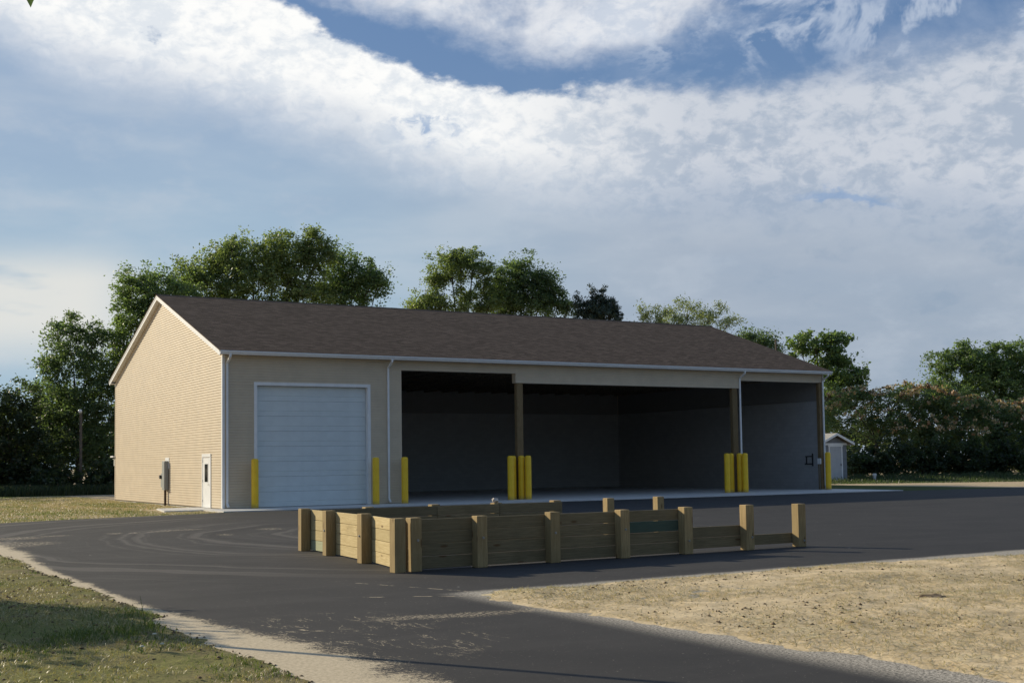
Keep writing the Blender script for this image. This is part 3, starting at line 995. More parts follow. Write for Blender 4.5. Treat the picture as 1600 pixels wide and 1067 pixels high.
def downspout(x0, side=0):
    def yy(v_):
        return v_ if side == 0 else D - v_
    mb = MB()
    w, d_ = 0.04, 0.03
    path = [(yy(-OV - 0.06), 6.03), (yy(-OV - 0.06), 5.93), (yy(-0.055), 5.70), (yy(-0.055), 0.22), (yy(-0.20), 0.10)]
    for (ya, za), (yb, zb) in zip(path[:-1], path[1:]):
        dv = Vector((0, yb - ya, zb - za)).normalized()
        nv = Vector((0, -dv.z, dv.y)) * d_
        p = [Vector((x0 + sx * w, ya, za)) + nv * sy for sx, sy in ((-1, -1), (1, -1), (1, 1), (-1, 1))]
        q = [Vector((x0 + sx * w, yb, zb)) + nv * sy for sx, sy in ((-1, -1), (1, -1), (1, 1), (-1, 1))]
        mb.add(p + q, [(0, 1, 2, 3), (7, 6, 5, 4), (0, 4, 5, 1), (1, 5, 6, 2), (2, 6, 7, 3), (3, 7, 4, 0)])
    mb.build('downspout', MAT['trim'], bld)


for xx in (0.16, 7.05, 26.33, 32.02):
    downspout(xx)
downspout(0.10, 1)
# corner trims
MB().box(-0.03, 0.07, -0.03, 0.0, 0.05, 6.02).box(-0.03, -0.0, 0.0, 0.09, 0.05, 6.0).build('corner_trim', MAT['trim'], bld)
MB().box(-0.03, 0.0, D - 0.09, D + 0.03, 0.05, 6.0).build('corner_trim', MAT['siding'], bld)
MB().box(L - 0.02, L + 0.03, -0.03, 0.0, 0.05, 6.02).box(L, L + 0.03, 0.0, 0.09, 0.05, 6.0).build('corner_trim', MAT['trim'], bld)
# bay opening jamb trims
MB().box(7.60, 7.66, -0.022, 0.0, 0.05, 5.65).box(7.66, 7.675, -0.02, 0.2, 0.05, 5.65).build('jamb_trim', MAT['siding'], bld)
MB().box(7.66, 13.30, -0.022, 0.31, 5.625, 5.648).build('jamb_trim', MAT['siding'], bld)
MB().box(13.30, 26.40, -0.022, 0.31, 5.205, 5.228).build('jamb_trim', MAT['siding'], bld)
MB().box(26.40, 31.78, -0.022, 0.31, 5.595, 5.618).build('jamb_trim', MAT['siding'], bld)

# overhead door
MB().box(GX0 - 0.11, GX0, -0.035, 0.0, 0.04, GZ + 0.11).box(GX1, GX1 + 0.11, -0.035, 0.0, 0.04, GZ + 0.11).box(GX0, GX1, -0.035, 0.0, GZ, GZ + 0.11) \
    .box(GX0, GX0 + 0.02, -0.03, 0.20, 0.04, GZ).box(GX1 - 0.02, GX1, -0.03, 0.20, 0.04, GZ).box(GX0 + 0.02, GX1 - 0.02, -0.03, 0.20, GZ - 0.02, GZ).build('door_frame', MAT['trim'], bld)
gd = bpy.data.objects.new('overhead_door', None)
gd.location = (GX0 + 0.03, 0.17, 0.045)
COL.objects.link(gd)
gd.parent = bld
wd, ph = GX1 - GX0 - 0.06, 0.6015
prof = [(0.0, 0.004), (0.012, 0.0), (0.012, 0.0)]
pp = [(0.045, 0.0), (0.006, 0.0), (0.0, 0.008), (0.0, 0.182), (0.012, 0.190), (0.012, 0.204), (0.0, 0.212), (0.0, 0.584), (0.010, 0.596), (0.045, 0.596)]
pm = MB().prism(pp, 'x', 0.0, wd)
p0 = pm.build('panel', MAT['door_white'], gd)
for k in range(1, 8):
    c = p0.copy()
    COL.objects.link(c)
    c.parent = gd
    c.location = (0, 0, k * ph)
MB().box(0, wd, 0.0, 0.045, -0.014, -0.001).build('door_seal', MAT['dark_metal'], gd)

# entry door on the gable (y 1.55 .. 2.55)
MB().box(-0.045, -0.017, 1.46, 1.56, 0.03, 2.06).box(-0.045, -0.017, 2.57, 2.67, 0.03, 2.06).box(-0.048, -0.017, 1.46, 2.67, 2.06, 2.19).build('door_frame', MAT['trim'], bld)
ed = MB().box(-0.032, -0.018, 1.585, 2.545, 0.035, 2.035, 0.004).build('entry_door', MAT['trim'], bld)
MB().box(-0.0345, -0.031, 1.84, 2.30, 1.06, 1.78).build('window_pane', MAT['glass'], ed)
MB().box(-0.040, -0.032, 1.79, 1.84, 1.02, 1.82).box(-0.040, -0.032, 2.30, 2.35, 1.02, 1.82).box(-0.040, -0.032, 1.84, 2.30, 1.78, 1.82).box(-0.040, -0.032, 1.84, 2.30, 1.02, 1.06).build('window_frame', MAT['trim'], ed)
MB().tube([(-0.03, 1.66, 0.96), (-0.085, 1.66, 0.96), (-0.085, 1.76, 0.95)], 0.011, 8).build('handle', MAT['galv'], ed)
for zz in (0.25, 1.05, 1.85):
    MB().box(-0.044, -0.030, 2.548, 2.566, zz, zz + 0.1).build('hinge', MAT['dark_metal'], ed)

# ------------------------------------------------------------------ electrical cabinet on the gable
ec = empty('electrical_cabinet', (-0.016, 8.05, 0.0), 'grey electrical cabinet with meter fixed to the sunlit tan gable wall', 'electrical box')
MB().box(-0.02, 0.0, -0.30, 0.34, 1.60, 2.10, 0.004).build('backing_plate', MAT['trim'], ec)
MB().box(-0.19, -0.021, -0.21, 0.22, 0.66, 1.95, 0.01).build('cabinet', MAT['grey_metal'], ec)
MB().box(-0.199, -0.191, -0.18, 0.19, 0.72, 1.90, 0.003).build('cabinet_door', MAT['grey_metal'], ec)
MB().tube([(-0.10, 0.0, 0.66), (-0.10, 0.0, -0.03)], 0.055, 10).build('conduit', MAT['rust_pipe'], ec)
MB().box(-0.13, -0.02, 0.42, 0.66, 0.78, 1.40, 0.01).build('meter_box', MAT['grey_metal'], ec)
MB().tube([(-0.13, 0.54, 1.24), (-0.22, 0.54, 1.24)], 0.085, 12).build('meter', MAT['dark_metal'], ec)
MB().tube([(-0.06, 0.30, 1.30), (-0.06, 0.36, 1.22), (-0.06, 0.42, 1.20)], 0.03, 8).build('conduit', MAT['dark_metal'], ec)

# hood on the rear wall
hd = empty('wall_fixture', (0.12, D + 0.016, 1.75), 'small white topped grey box fixed round the back corner of the tan building', 'wall fixture')
MB().box(-0.25, 0.30, 0.0, 0.62, 0.46, 0.54, 0.01).build('hood', MAT['trim'], hd)
MB().box(-0.12, 0.22, 0.05, 0.40, 0.02, 0.455, 0.01).build('housing', MAT['grey_metal'], hd)

# bracket and box on the inside of the right wall
bk = empty('hose_bracket', (L - 0.205, 0.95, 1.33), 'black square bracket on the grey block wall inside the right bay', 'bracket')
MB().box(-0.05, 0.0, -0.22, 0.22, 0.40, 0.45).build('rail', MAT['dark_metal'], bk)
MB().box(-0.05, 0.0, -0.26, 0.26, 0.0, 0.06).build('rail', MAT['dark_metal'], bk)
MB().box(-0.05, 0.0, -0.33, -0.27, -0.08, 0.58).build('upright', MAT['dark_metal'], bk)
MB().box(-0.05, 0.0, 0.12, 0.17, 0.061, 0.399).build('upright', MAT['dark_metal'], bk)
oc = empty('outlet_box', (31.79, 0.06, 1.35), 'small white outlet box on the end post of the right bay', 'outlet box')
MB().box(-0.09, -0.001, -0.10, 0.12, 0.0, 0.30, 0.012).build('cover', MAT['trim'], oc)
MB().tube([(-0.04, 0.0, 0.0), (-0.04, 0.0, -1.3)], 0.012, 6).build('conduit', MAT['grey_metal'], oc)

# ------------------------------------------------------------------ bollards
R_, H_ = 0.142, 1.93
prof = [(R_ * 1.0, 0.0), (R_, H_ - 0.10), (R_ * 0.96, H_ - 0.055), (R_ * 0.80, H_ - 0.022), (R_ * 0.5, H_ - 0.006), (R_ * 0.15, H_)]
bm0 = MB().lathe(prof, 24).build('bollard', MAT['yellow'], smooth=True)
spots = [
    (1.14, -0.45, 'yellow bollard at the left jamb of the white overhead door'),
    (6.28, -0.45, 'yellow bollard at the right jamb of the white overhead door'),
    (7.59, -0.45, 'yellow bollard at the left edge of the first open bay, right of the downspout'),
    (12.72, -0.45, 'front yellow bollard on the left side of the first timber bay post'),
    (13.14, 0.05, 'rear yellow bollard half hidden beside the first timber bay post'),
    (13.72, -0.18, 'yellow bollard in front of the first timber bay post, left of a close pair'),
    (13.64, -0.45, 'yellow bollard right of the first timber bay post, right of a close pair'),
    (25.04, -0.45, 'front yellow bollard on the left side of the second timber bay post'),
    (25.62, 0.05, 'rear yellow bollard half hidden on the left of the second timber bay post'),
    (26.10, -0.28, 'yellow bollard beneath the downspout at the second timber bay post'),
    (26.17, -0.45, 'yellow bollard on the right side of the second timber bay post'),
    (31.84, -0.45, 'yellow bollard at the far right end of the building by the small shed'),
]
spots[5] = (13.44, -0.18, spots[5][2])
spots[6] = (13.62, -0.45, spots[6][2])
spots[8] = (25.73, 0.05, spots[8][2])
spots[9] = (26.06, -0.22, spots[9][2])
spots[10] = (26.13, -0.53, spots[10][2])
for k, (bx, by, lb) in enumerate(spots):
    o = bm0 if k == 0 else bm0.copy()
    if k:
        COL.objects.link(o)
    o.location = (bx, by, 0.036)
    tag(o, lb, 'bollard', 'yellow bollards along the building')

# ------------------------------------------------------------------ timber storage bin
PS, PH = 0.19, 0.84
binr = empty('timber_bin', (-6.0, -29.0, 0.0), 'low three sided bin of pressure treated posts and planks on the asphalt', 'storage bin')
binr.location = (0, 0, 0)
post_me = {}


def post(x, y, h=PH, rz=0.0, mat='post', bolt=None):
    """near-left corner at x, y"""
    key = round(h, 3)
    if key not in post_me:
        q = MB().box(0, PS, 0, PS, 0, h, 0.007)
        o = q.build('post', MAT[mat], binr)
        post_me[key] = o
    else:
        o = post_me[key].copy()
        COL.objects.link(o)
        o.parent = binr
    o.location = (x, y, 0.0)
    o.rotation_euler = (random.uniform(-.006, .006), random.uniform(-.006, .006), rz)
    return o


bolt_me = None


def bolt(po, lx, ly, lz, axis):
    global bolt_me
    if bolt_me is None:
        q = MB()
        q.tube([(0, 0, 0), (0, -0.006, 0)], 0.022, 12).tube([(0, -0.006, 0), (0, -0.02, 0)], 0.012, 6)
        bolt_me = q.build('bolt', MAT['galv'], po)
        o = bolt_me
    else:
        o = bolt_me.copy()
        COL.objects.link(o)
        o.parent = po
    o.location = (lx, ly, lz)
    if axis == 'x':
        o.rotation_euler = (0, 0, -math.pi / 2)
    return o


plank_me = {}


def plank(x0, y0, x1, y1, zb, h=0.192, t=0.048, mat='plank'):
    ln = math.hypot(x1 - x0, y1 - y0) - 0.006
    key = (round(ln, 2), round(h, 3), mat)
    if key not in plank_me:
        o = MB().box(0, ln, 0, t, 0, h, 0.005).build('plank', MAT[mat], binr)
        plank_me[key] = o
    else:
        o = plank_me[key].copy()
        COL.objects.link(o)
        o.parent = binr
    a = math.atan2(y1 - y0, x1 - x0)
    n_ = Vector((-math.sin(a), math.cos(a), 0)) * random.uniform(-0.003, 0.003)
    o.location = (x0 + 0.003 * math.cos(a) + n_.x, y0 + 0.003 * math.sin(a) + n_.y, zb)
    o.rotation_euler = (0, 0, a + random.uniform(-0.001, 0.001))
    return o


ROWH = 0.198
# front row: posts on the camera side, planks behind them
FY = -29.05
fx = [-5.96, -4.77, -3.36, -1.91, -0.51, 0.95, 2.26]
hs = [0.845, 0.835, 0.85, 0.84, 0.845, 0.84, 0.82]
for k, xx in enumerate(fx):
    po = post(xx, FY, hs[k])
    bolt(po, 0.115 + random.uniform(-.02, .02), -0.001, [0.49, 0.48, 0.50, 0.50, 0.24, 0.24, 0.12][k], 'y')
bounds_f = [-5.99] + [v + PS / 2 for v in fx[1:]]
for k in range(6):
    rows = 4 if k < 4 else (2 if k == 4 else 1)
    for r_ in range(rows):
        zb = 0.022 + r_ * ROWH + (0.05 if k >= 4 else 0)
        x0, x1 = bounds_f[k], bounds_f[k + 1] + (0.09 if k == 5 else 0)
        gm = (k == 3 and r_ == 2)
        p_ = plank(x0, FY + PS + 0.003, x1, FY + PS + 0.003, zb, mat='plank_green' if gm else 'plank_shaded')
        if gm:
            p_['label'] = 'green tinted plank'
# left row: posts outside (towards -x), planks inside
lx = [(-5.675, -23.48), (-5.76, -25.0), (-5.94, -27.06), (-6.245, -29.055)]
la = math.atan2(-5.37, -0.48)
rz = la + math.pi / 2
for k, (xx, yy_) in enumerate(lx):
    po = post(xx, yy_, [0.835, 0.84, 0.85, 0.845][k], 0.02 * (k - 1.5))
    if k in (1, 2):
        bolt(po, -0.001, 0.09, 0.47, 'x')


def inner(k, off):
    x_, y_ = lx[k]
    return (x_ + math.cos(rz) * (PS + 0.004) + math.cos(la) * off, y_ + math.sin(rz) * (PS + 0.004) + math.sin(la) * off)


for k in range(3):
    a_ = inner(k, -0.095 if k else -0.19)
    c_ = inner(k + 1, -0.095 if k < 2 else -0.235)
    for r_ in range(4):
        plank(a_[0], a_[1], c_[0], c_[1], 0.022 + r_ * ROWH, mat='plank_pale_green' if (k == 0 and r_ == 0) else 'plank')
# rear row: planks on the inside, posts behind
RY = -23.72
rx = [-4.40, -2.90, -1.40, 0.10, 1.55, 2.97]
for k, xx in enumerate(rx):
    post(xx, RY, [0.835, 0.84, 0.83, 0.84, 0.85, 0.845][k])
bounds_r = [-5.42] + [v + PS / 2 for v in rx[:4]]
for k in range(4):
    for r_ in range(4):
        plank(bounds_r[k], RY - 0.052, bounds_r[k + 1] + (0.1 if k == 3 else 0), RY - 0.052, 0.022 + r_ * ROWH, mat='plank_shaded')

# pale stone on a rear post
st = bpy.data.meshes.new('stone')
bm = bmesh.new()
bmesh.ops.create_icosphere(bm, subdivisions=2, radius=0.075)
for v in bm.verts:
    k = 0.8 + 0.4 * random.random()
    v.co = Vector((v.co.x * 1.0 * k, v.co.y * 0.9 * k, max(v.co.z * 0.85 * k, -0.045)))
bm.to_mesh(st)
bm.free()
st.materials.append(MAT['stone'])
o = bpy.data.objects.new('stone', st)
o.location = (-1.335, RY + 0.09, 0.83 + 0.045)
COL.objects.link(o)
tag(o, 'small pale stone lying on top of a rear post of the timber bin', 'stone')

# ------------------------------------------------------------------ small shed on the right
sh = empty('garden_shed', (47.25, 14.3, 0.0), 'small grey shed with pale door and white trimmed gable roof beyond the building', 'shed')
hw, ez, rzz, ln = 1.22, 2.70, 3.34, 4.0
MB().prism([(-hw, 0.0), (hw, 0.0), (hw, ez - 0.05), (0, ez + 0.45), (-hw, ez - 0.05)], 'y', 0.0, ln).build('wall', MAT['shed_wall'], sh)
for sg in (-1, 1):
    mb = MB()
    a = [(0.0, -0.35, rzz), (sg * 1.62, -0.35, 2.66), (sg * 1.62, ln + 0.3, 2.66), (0.0, ln + 0.3, rzz)]
    mb.add(a + [(q[0], q[1], q[2] - 0.05) for q in a], [(0, 1, 2, 3), (7, 6, 5, 4), (0, 4, 5, 1), (1, 5, 6, 2), (2, 6, 7, 3), (3, 7, 4, 0)])
    mb.build('roof', MAT['shed_roof'], sh)
    mb = MB()
    a = [(0.0, -0.36, rzz + 0.01), (sg * 1.64, -0.36, 2.665), (sg * 1.64, -0.36, 2.50), (0.0, -0.36, rzz - 0.16)]
    mb.add(a + [(q[0], q[1] - 0.025, q[2]) for q in a], [(0, 1, 2, 3), (7, 6, 5, 4), (0, 4, 5, 1), (1, 5, 6, 2), (2, 6, 7, 3), (3, 7, 4, 0)])
    mb.build('rake_board', MAT['trim'], sh)
    MB().box(min(sg * 1.622, sg * 1.65), max(sg * 1.622, sg * 1.65), -0.34, ln + 0.28, 2.50, 2.645).build('fascia', MAT['trim'], sh)
MB().box(-hw - 0.01, hw + 0.01, -0.03, -0.001, 2.52, 2.66).build('frieze_board', MAT['trim'], sh)
MB().box(-0.50, -0.40, -0.03, -0.001, 0.05, 2.42).box(0.70, 0.80, -0.03, -0.001, 0.05, 2.42).box(-0.54, 0.84, -0.04, -0.001, 2.42, 2.56).build('door_frame', MAT['trim'], sh)
sd = MB().box(-0.40, 0.70, -0.02, -0.001, 0.05, 2.42).build('door', MAT['shed_door'], sh)
MB().box(0.60, 0.65, -0.05, -0.021, 1.10, 1.24).build('handle', MAT['dark_metal'], sd)

# white pipe in the grass, dark lid on the bank
vp = MB().lathe([(0.11, 0.0), (0.11, 0.42), (0.135, 0.42), (0.135, 0.55), (0.10, 0.57)], 16).build('vent_pipe', MAT['trim'])
vp.location = (49.3, 12.6, -0.03)
tag(vp, 'short white capped pipe standing in the grass right of the grey shed', 'pipe')
cl = MB()
pr = [(0.17 + 0.05 * math.sin(k * 2.3) + 0.04 * math.sin(k * 5.1), 2 * math.pi * k / 14) for k in range(14)]
cl.add([(r_ * math.cos(a), r_ * 1.3 * math.sin(a), 0) for r_, a in pr] + [(r_ * .7 * math.cos(a), r_ * .9 * math.sin(a), 0.03 + 0.01 * math.sin(a * 3)) for r_, a in pr],
       [tuple(range(14, 28))] + [(k, (k + 1) % 14, 14 + (k + 1) % 14, 14 + k) for k in range(14)])
o = cl.build('soil_lump', MAT['clod'])
o.location = (-2.65, -36.4, float(island_z(np.array([-2.65]), np.array([-36.4]))[0]) - 0.005)
tag(o, 'flat dark lump of soil lying alone on the pale straw covered bank', 'soil lump')

# yard light pole on the left, slim pole behind the roof
yl = empty('yard_light', (1.9, 37.0, -0.03), 'weathered wooden pole with a round white lamp in front of the left trees', 'yard light')
MB().tube([(0, 0, 0), (0, 0, 5.35)], [0.11, 0.085], 10).build('pole', MAT['pole_wood'], yl)
MB().tube([(0, 0, 5.25), (-0.10, -0.22, 5.42), (-0.12, -0.30, 5.45)], 0.03, 8).build('arm', MAT['grey_metal'], yl)
MB().lathe([(0.05, 5.32), (0.12, 5.36), (0.14, 5.45), (0.11, 5.53), (0.04, 5.57)], 14, -0.12, -0.30).build('lamp', MAT['lamp_glass'], yl, smooth=True)
sp_ = MB().tube([(0, 0, 0), (0, 0, 11.4)], [0.11, 0.08], 8).build('utility_pole', MAT['pole_wood'])
sp_.location = (54.5, 27.5, -0.03)
tag(sp_, 'slim bare pole rising in front of the tree behind the right roof end', 'pole')
mk = MB().tube([(0, 0, 0), (0, 0, 3.7)], [0.048, 0.040], 10).build('marker_pole', MAT['pole_wood'])
mk.location = (-12.58, -31.95, 0.0)
tag(mk, 'thin pole on the left verge whose shadow crosses the driveway', 'pole')


# ------------------------------------------------------------------ vegetation
def leaf_cloud(centres, radii, counts, size, rng, up_bias=0.0, tint_sp=0.25, clump=0.42, aspect=0.55, shell=0.45, tint_base=0.45):
    """leaf quads grouped in clumps inside ellipsoids; returns verts, loops, tint"""
    V_, T_ = [], []
    for (c, r, cnt) in zip(centres, radii, counts):
        c, r = np.array(c), np.array(r)
        ncl = max(3, int(cnt / 58))
        d = rng.normal(size=(ncl, 3))
        d /= np.linalg.norm(d, axis=1)[:, None]
        rad = rng.random(ncl) ** shell
        far = rng.random(ncl) < 0.20
        rad = np.where(far, 1.0 + rng.random(ncl) * 0.38, rad)
        cc = c + d * rad[:, None] * r
        w = rng.random(ncl) + 0.3
        w = np.where(far, w * 0.5, w)
        per = np.maximum(3, (w / w.sum() * cnt)).astype(int)
        cr = clump * (0.6 + 0.8 * rng.random(ncl))
        ct = np.clip(tint_base + rng.normal(size=ncl) * tint_sp, 0, 1)
        idx = np.repeat(np.arange(ncl), per)
        m_ = len(idx)
        pos = cc[idx] + rng.normal(size=(m_, 3)) * (cr[idx] * 0.55)[:, None] * np.array([1, 1, 0.75])
        a = rng.normal(size=(m_, 3))
        a[:, 2] = a[:, 2] * 0.6 + up_bias
        a /= np.linalg.norm(a, axis=1)[:, None]
        nn = rng.normal(size=(m_, 3)) + np.array([0, 0, 0.5])
        b_ = np.cross(a, nn)
        b_ /= np.linalg.norm(b_, axis=1)[:, None] + 1e-9
        sz = size * (0.6 + 0.8 * rng.random(m_))[:, None]
        q = np.stack([pos - a * sz * .5, pos + b_ * sz * aspect * .5, pos + a * sz * .5, pos - b_ * sz * aspect * .5], 1)
        V_.append(q.reshape(-1, 3))
        T_.append(np.repeat(np.clip(ct[idx] + rng.normal(size=m_) * 0.12, 0, 1), 4))
    V_ = np.concatenate(V_)
    return V_, np.arange(len(V_)), np.concatenate(T_)


def tree(name, label, cat, base, lobes, leaf, size=0.30, dens=95, trunk=0.28, group=None, clump=0.45, up_bias=0.0, aspect=0.55, shell=0.45, seed=1, limbs=True, depth=1.0, tint=0.45):
    rng = np.random.default_rng(seed)
    t = empty(name, (base[0], base[1], -0.03), label, cat, group)
    org = np.array([base[0], base[1], -0.03])
    cs = [np.array(l[:3]) - org for l in lobes]
    rs = [np.array([l[3], l[3] * depth, l[4]]) for l in lobes]
    cn = [max(60, int(dens * math.pi * l[3] * l[4] * (0.09 / size ** 2) * 1.45)) for l in lobes]
    v, lp, ti = leaf_cloud(cs, rs, cn, size, rng, up_bias, 0.22, clump, aspect, shell, tint)
    fast_mesh('crown', v, 4, lp, LEAF[leaf], t, ti)
    # trunk with limbs to the lobes
    mb = MB()
    zmin = min(c[2] - r[2] for c, r in zip(cs, rs))
    mean = np.mean(cs, axis=0)
    fork = np.array([mean[0] * 0.35, mean[1] * 0.35, max(0.6, min(zmin + 1.0, mean[2] * 0.55))])
    pts = [np.zeros(3), fork * np.array([0.3, 0.3, 0.5]), fork]
    mb.tube(pts, [trunk * 1.25, trunk, trunk * 0.8], 8)
    if limbs:
        for c, r in zip(cs, rs):
            mid_ = fork * 0.45 + c * 0.55 + np.array([0, 0, -0.25 * r[2]]) + rng.normal(size=3) * 0.15
            rr = trunk * min(0.40, 0.16 + 0.08 * r[0])
            mb.tube([fork, mid_, c, c + np.array([0, 0, r[2] * 0.6])], [rr, rr * 0.7, rr * 0.42, 0.012], 6)
            for k in range(5):
                d = rng.normal(size=3)
                d /= np.linalg.norm(d)
                mb.tube([mid_ * 0.3 + c * 0.7, c + d * r * 0.45, c + d * r * 1.0], [rr * 0.35, rr * 0.2, 0.010], 5)
    mb.build('trunk', MAT['bark'], t)
    return t


T1 = [(1.77,40.15,10.26,1.67,1.4),(0.86,40.8,8.66,1.23,1.23),(2.93,39.54,9.15,1.97,1.84),(2.22,40.14,6.54,2.41,2.1),(3.74,39.3,5.64,1.75,2.41),(1.29,40.76,5.46,1.53,1.97),(1.82,40.02,11.7,0.75,0.7),(3.27,39.22,10.81,0.88,0.88),(0.21,41.16,8.93,0.61,0.44),(2.65,40.09,3.47,2.19,1.67),(1.0,40.54,11.15,0.53,0.61)]
T0 = [(-2.18,39.32,5.58,1.69,1.69),(-1.29,38.74,6.32,1.1,0.85),(-2.69,39.79,3.06,2.11,2.11),(-0.44,38.41,3.87,1.69,1.9),(-3.81,40.31,5.19,1.69,2.11)]
T0B = [(1.07,44.34,6.2,1.36,1.54),(1.86,43.92,5.37,1.36,1.64),(0.46,44.63,7.2,0.82,0.73),(1.31,44.37,3.56,1.59,1.82)]
T2 = [(6.67,38.13,14.49,2.22,1.15),(5.41,38.89,14.16,0.98,1.02),(8.02,37.39,13.59,2.0,1.33),(5.94,38.71,12.29,1.69,1.77),(5.14,39.31,10.53,1.06,1.55),(4.9,39.57,8.77,0.98,1.55),(7.29,37.94,11.83,2.0,1.77),(5.66,39.24,6.98,1.33,1.77)]
T3 = [(11.46,39.86,15.74,2.09,1.53),(10.26,40.58,15.62,1.3,1.07),(13.24,38.74,16.77,1.86,1.53),(15.44,37.43,16.97,1.95,1.67),(16.46,36.92,15.42,2.23,1.77),(14.07,38.37,15.0,2.7,1.77),(11.89,39.72,14.11,2.79,1.39),(17.82,35.95,18.2,0.75,1.35),(18.24,35.79,16.69,1.1,1.3),(17.3,36.3,17.0,1.0,1.2),(18.7,35.5,17.5,0.6,0.8),(12.7,38.99,17.71,0.7,0.74),(15.82,37.13,17.98,0.84,0.65),(17.09,36.65,14.02,2.79,1.16),(11.12,40.3,12.26,2.79,1.39),(15.12,37.94,12.2,3.25,1.39)]
T4 = [(21.05,36.52,15.67,1.81,1.81),(20.21,36.93,16.87,0.76,0.76),(22.08,35.94,15.18,1.52,1.52),(20.67,36.85,14.16,2.14,1.19),(22.78,35.53,15.17,0.86,0.86),(19.51,37.5,14.65,1.19,1.33),(20.91,36.83,12.35,2.14,1.33)]
T5 = [(33.88,45.06,18.16,2.09,1.43),(32.71,45.81,17.19,0.88,0.99),(35.52,44.05,18.63,1.87,1.15),(36.4,43.63,17.13,0.88,1.54),(32.04,46.34,15.34,1.43,0.88),(33.7,45.39,14.88,1.87,0.77),(34.56,44.57,19.36,1.1,0.55),(31.33,46.77,15.13,0.88,0.55),(35.2,44.3,16.1,1.2,0.7),(32.8,45.8,16.0,0.9,0.55),(36.8,43.4,15.4,1.0,0.9),(35.6,44.2,14.8,1.6,0.6)]
T6 = [(40.11,43.7,18.06,2.13,1.57),(39.17,44.35,16.73,1.79,1.9),(42.31,42.53,16.12,1.4,1.68),(40.88,43.42,15.59,2.52,1.46),(38.57,44.82,15.06,1.57,1.12),(41.57,42.89,17.36,1.23,1.12),(43.05,42.13,15.66,0.67,0.9),(43.6,41.8,14.8,0.9,0.8),(38.2,45.0,16.6,0.9,1.1)]
T7 = [(39.97,34.75,13.97,0.36,1.24),(40.51,34.45,13.75,0.47,1.04),(41.13,34.04,14.36,0.52,1.24),(41.75,33.67,14.35,0.41,1.14),(42.25,33.41,13.83,0.57,0.93),(42.66,33.2,13.41,0.47,0.52),(41.41,33.93,13.53,1.45,0.83)]
T8 = [(44.24,28.79,13.1,1.66,1.0),(42.94,29.57,13.02,1.0,0.8),(45.74,27.89,13.32,1.4,0.9),(47.26,27.01,13.05,1.3,0.8),(48.57,26.28,12.42,1.0,0.5),(45.12,28.34,12.18,3.01,0.75),(46.85,27.32,12.05,2.51,0.7)]
T9 = [(59.41,35.0,12.26,1.48,0.91),(60.16,34.59,11.85,1.03,0.74),(58.43,35.58,12.28,1.03,0.74),(59.68,34.92,11.12,1.71,0.91)]
T10 = [(56.6,25.13,10.7,1.86,1.14),(57.73,24.5,10.17,1.71,1.45),(55.5,25.8,10.46,0.93,0.93),(58.87,23.93,8.6,1.55,1.35),(59.68,23.49,8.07,0.67,0.93),(57.54,24.75,8.1,1.81,1.81),(58.59,24.21,6.95,1.81,1.29),(57.36,25.03,5.52,2.07,1.81)]
T11 = [(54.64,19.63,5.99,2.04,0.83),(57.14,18.14,6.09,2.04,0.78),(53.83,20.21,4.55,1.36,1.26),(56.01,18.95,4.17,2.19,1.55),(58.41,17.45,5.2,1.36,1.26),(58.03,17.81,3.27,1.7,1.46),(58.2,17.5,6.55,1.0,0.7),(55.4,19.2,6.4,0.9,0.55)]
T12 = [(58.05,15.29,5.96,2.0,0.86),(59.29,14.61,5.08,2.0,1.24),(60.93,13.65,4.96,1.57,1.05),(62.66,12.69,4.08,1.81,1.52),(58.09,15.45,3.21,2.61,1.9),(60.97,13.78,2.69,2.76,2.14),(64.0,11.86,4.53,1.43,1.24),(64.25,11.88,2.16,1.9,1.9),(59.8,14.4,6.25,1.1,0.7)]
T13 = [(83.18,32.67,10.97,2.49,1.68),(81.47,33.73,10.19,1.37,1.62),(84.8,31.75,10.45,1.99,1.99),(86.95,30.51,9.79,1.99,1.99),(88.84,29.42,9.45,1.87,2.49),(83.59,32.35,12.02,0.81,0.87),(85.9,31.22,8.56,3.74,1.87),(90.72,28.33,9.11,2.49,2.49),(86.3,31.0,10.9,2.2,1.8),(88.8,29.6,10.9,2.4,2.0),(83.2,32.6,7.6,3.2,2.2),(87.0,30.4,6.6,3.6,2.4),(81.5,33.6,8.2,2.0,1.6),(90.0,29.0,6.4,3.2,2.4)]
GT = 'trees behind the building'
tree('broadleaf_tree', 'loose dark broadleaf tree left of the gable, behind the yard light', 'tree', (2.5, 40.3), T1, 'dark', 0.19, 105, 0.20, GT, seed=2)
tree('broadleaf_tree', 'rounded dark tree at the left edge of the picture', 'tree', (-1.93, 39.5), T0, 'under', 0.21, 110, 0.2, GT, seed=3)
tree('broadleaf_tree', 'low green tree in the dip between the left edge tree and the loose dark tree', 'tree', (1.5, 44.4), T0B, 'mid', 0.19, 100, 0.14, GT, seed=4)
tree('broadleaf_tree', 'green tree rising behind the left rake of the gable', 'tree', (6.1, 39.4), T2, 'mid', 0.19, 125, 0.3, GT, seed=5)
tree('broadleaf_tree', 'tallest olive green tree with a leaning top above the left part of the roof', 'tree', (14.5, 39.0), T3, 'olive', 0.19, 135, 0.34, GT, seed=6)
tree('broadleaf_tree', 'dark green rounded tree right of the tallest tree above the roof', 'tree', (21.1, 37.5), T4, 'mid', 0.19, 130, 0.26, GT, seed=7, tint=0.3)
tree('broadleaf_tree', 'tree of layered clumps with a gap showing its bent trunk above mid roof', 'tree', (34.9, 45.6), T5, 'olive', 0.19, 165, 0.3, GT, clump=0.40, seed=8, tint=0.35)
tree('broadleaf_tree', 'dense dark domed tree above mid roof, touching the layered tree', 'tree', (40.9, 44.4), T6, 'dark', 0.19, 165, 0.3, GT, clump=0.42, seed=9)
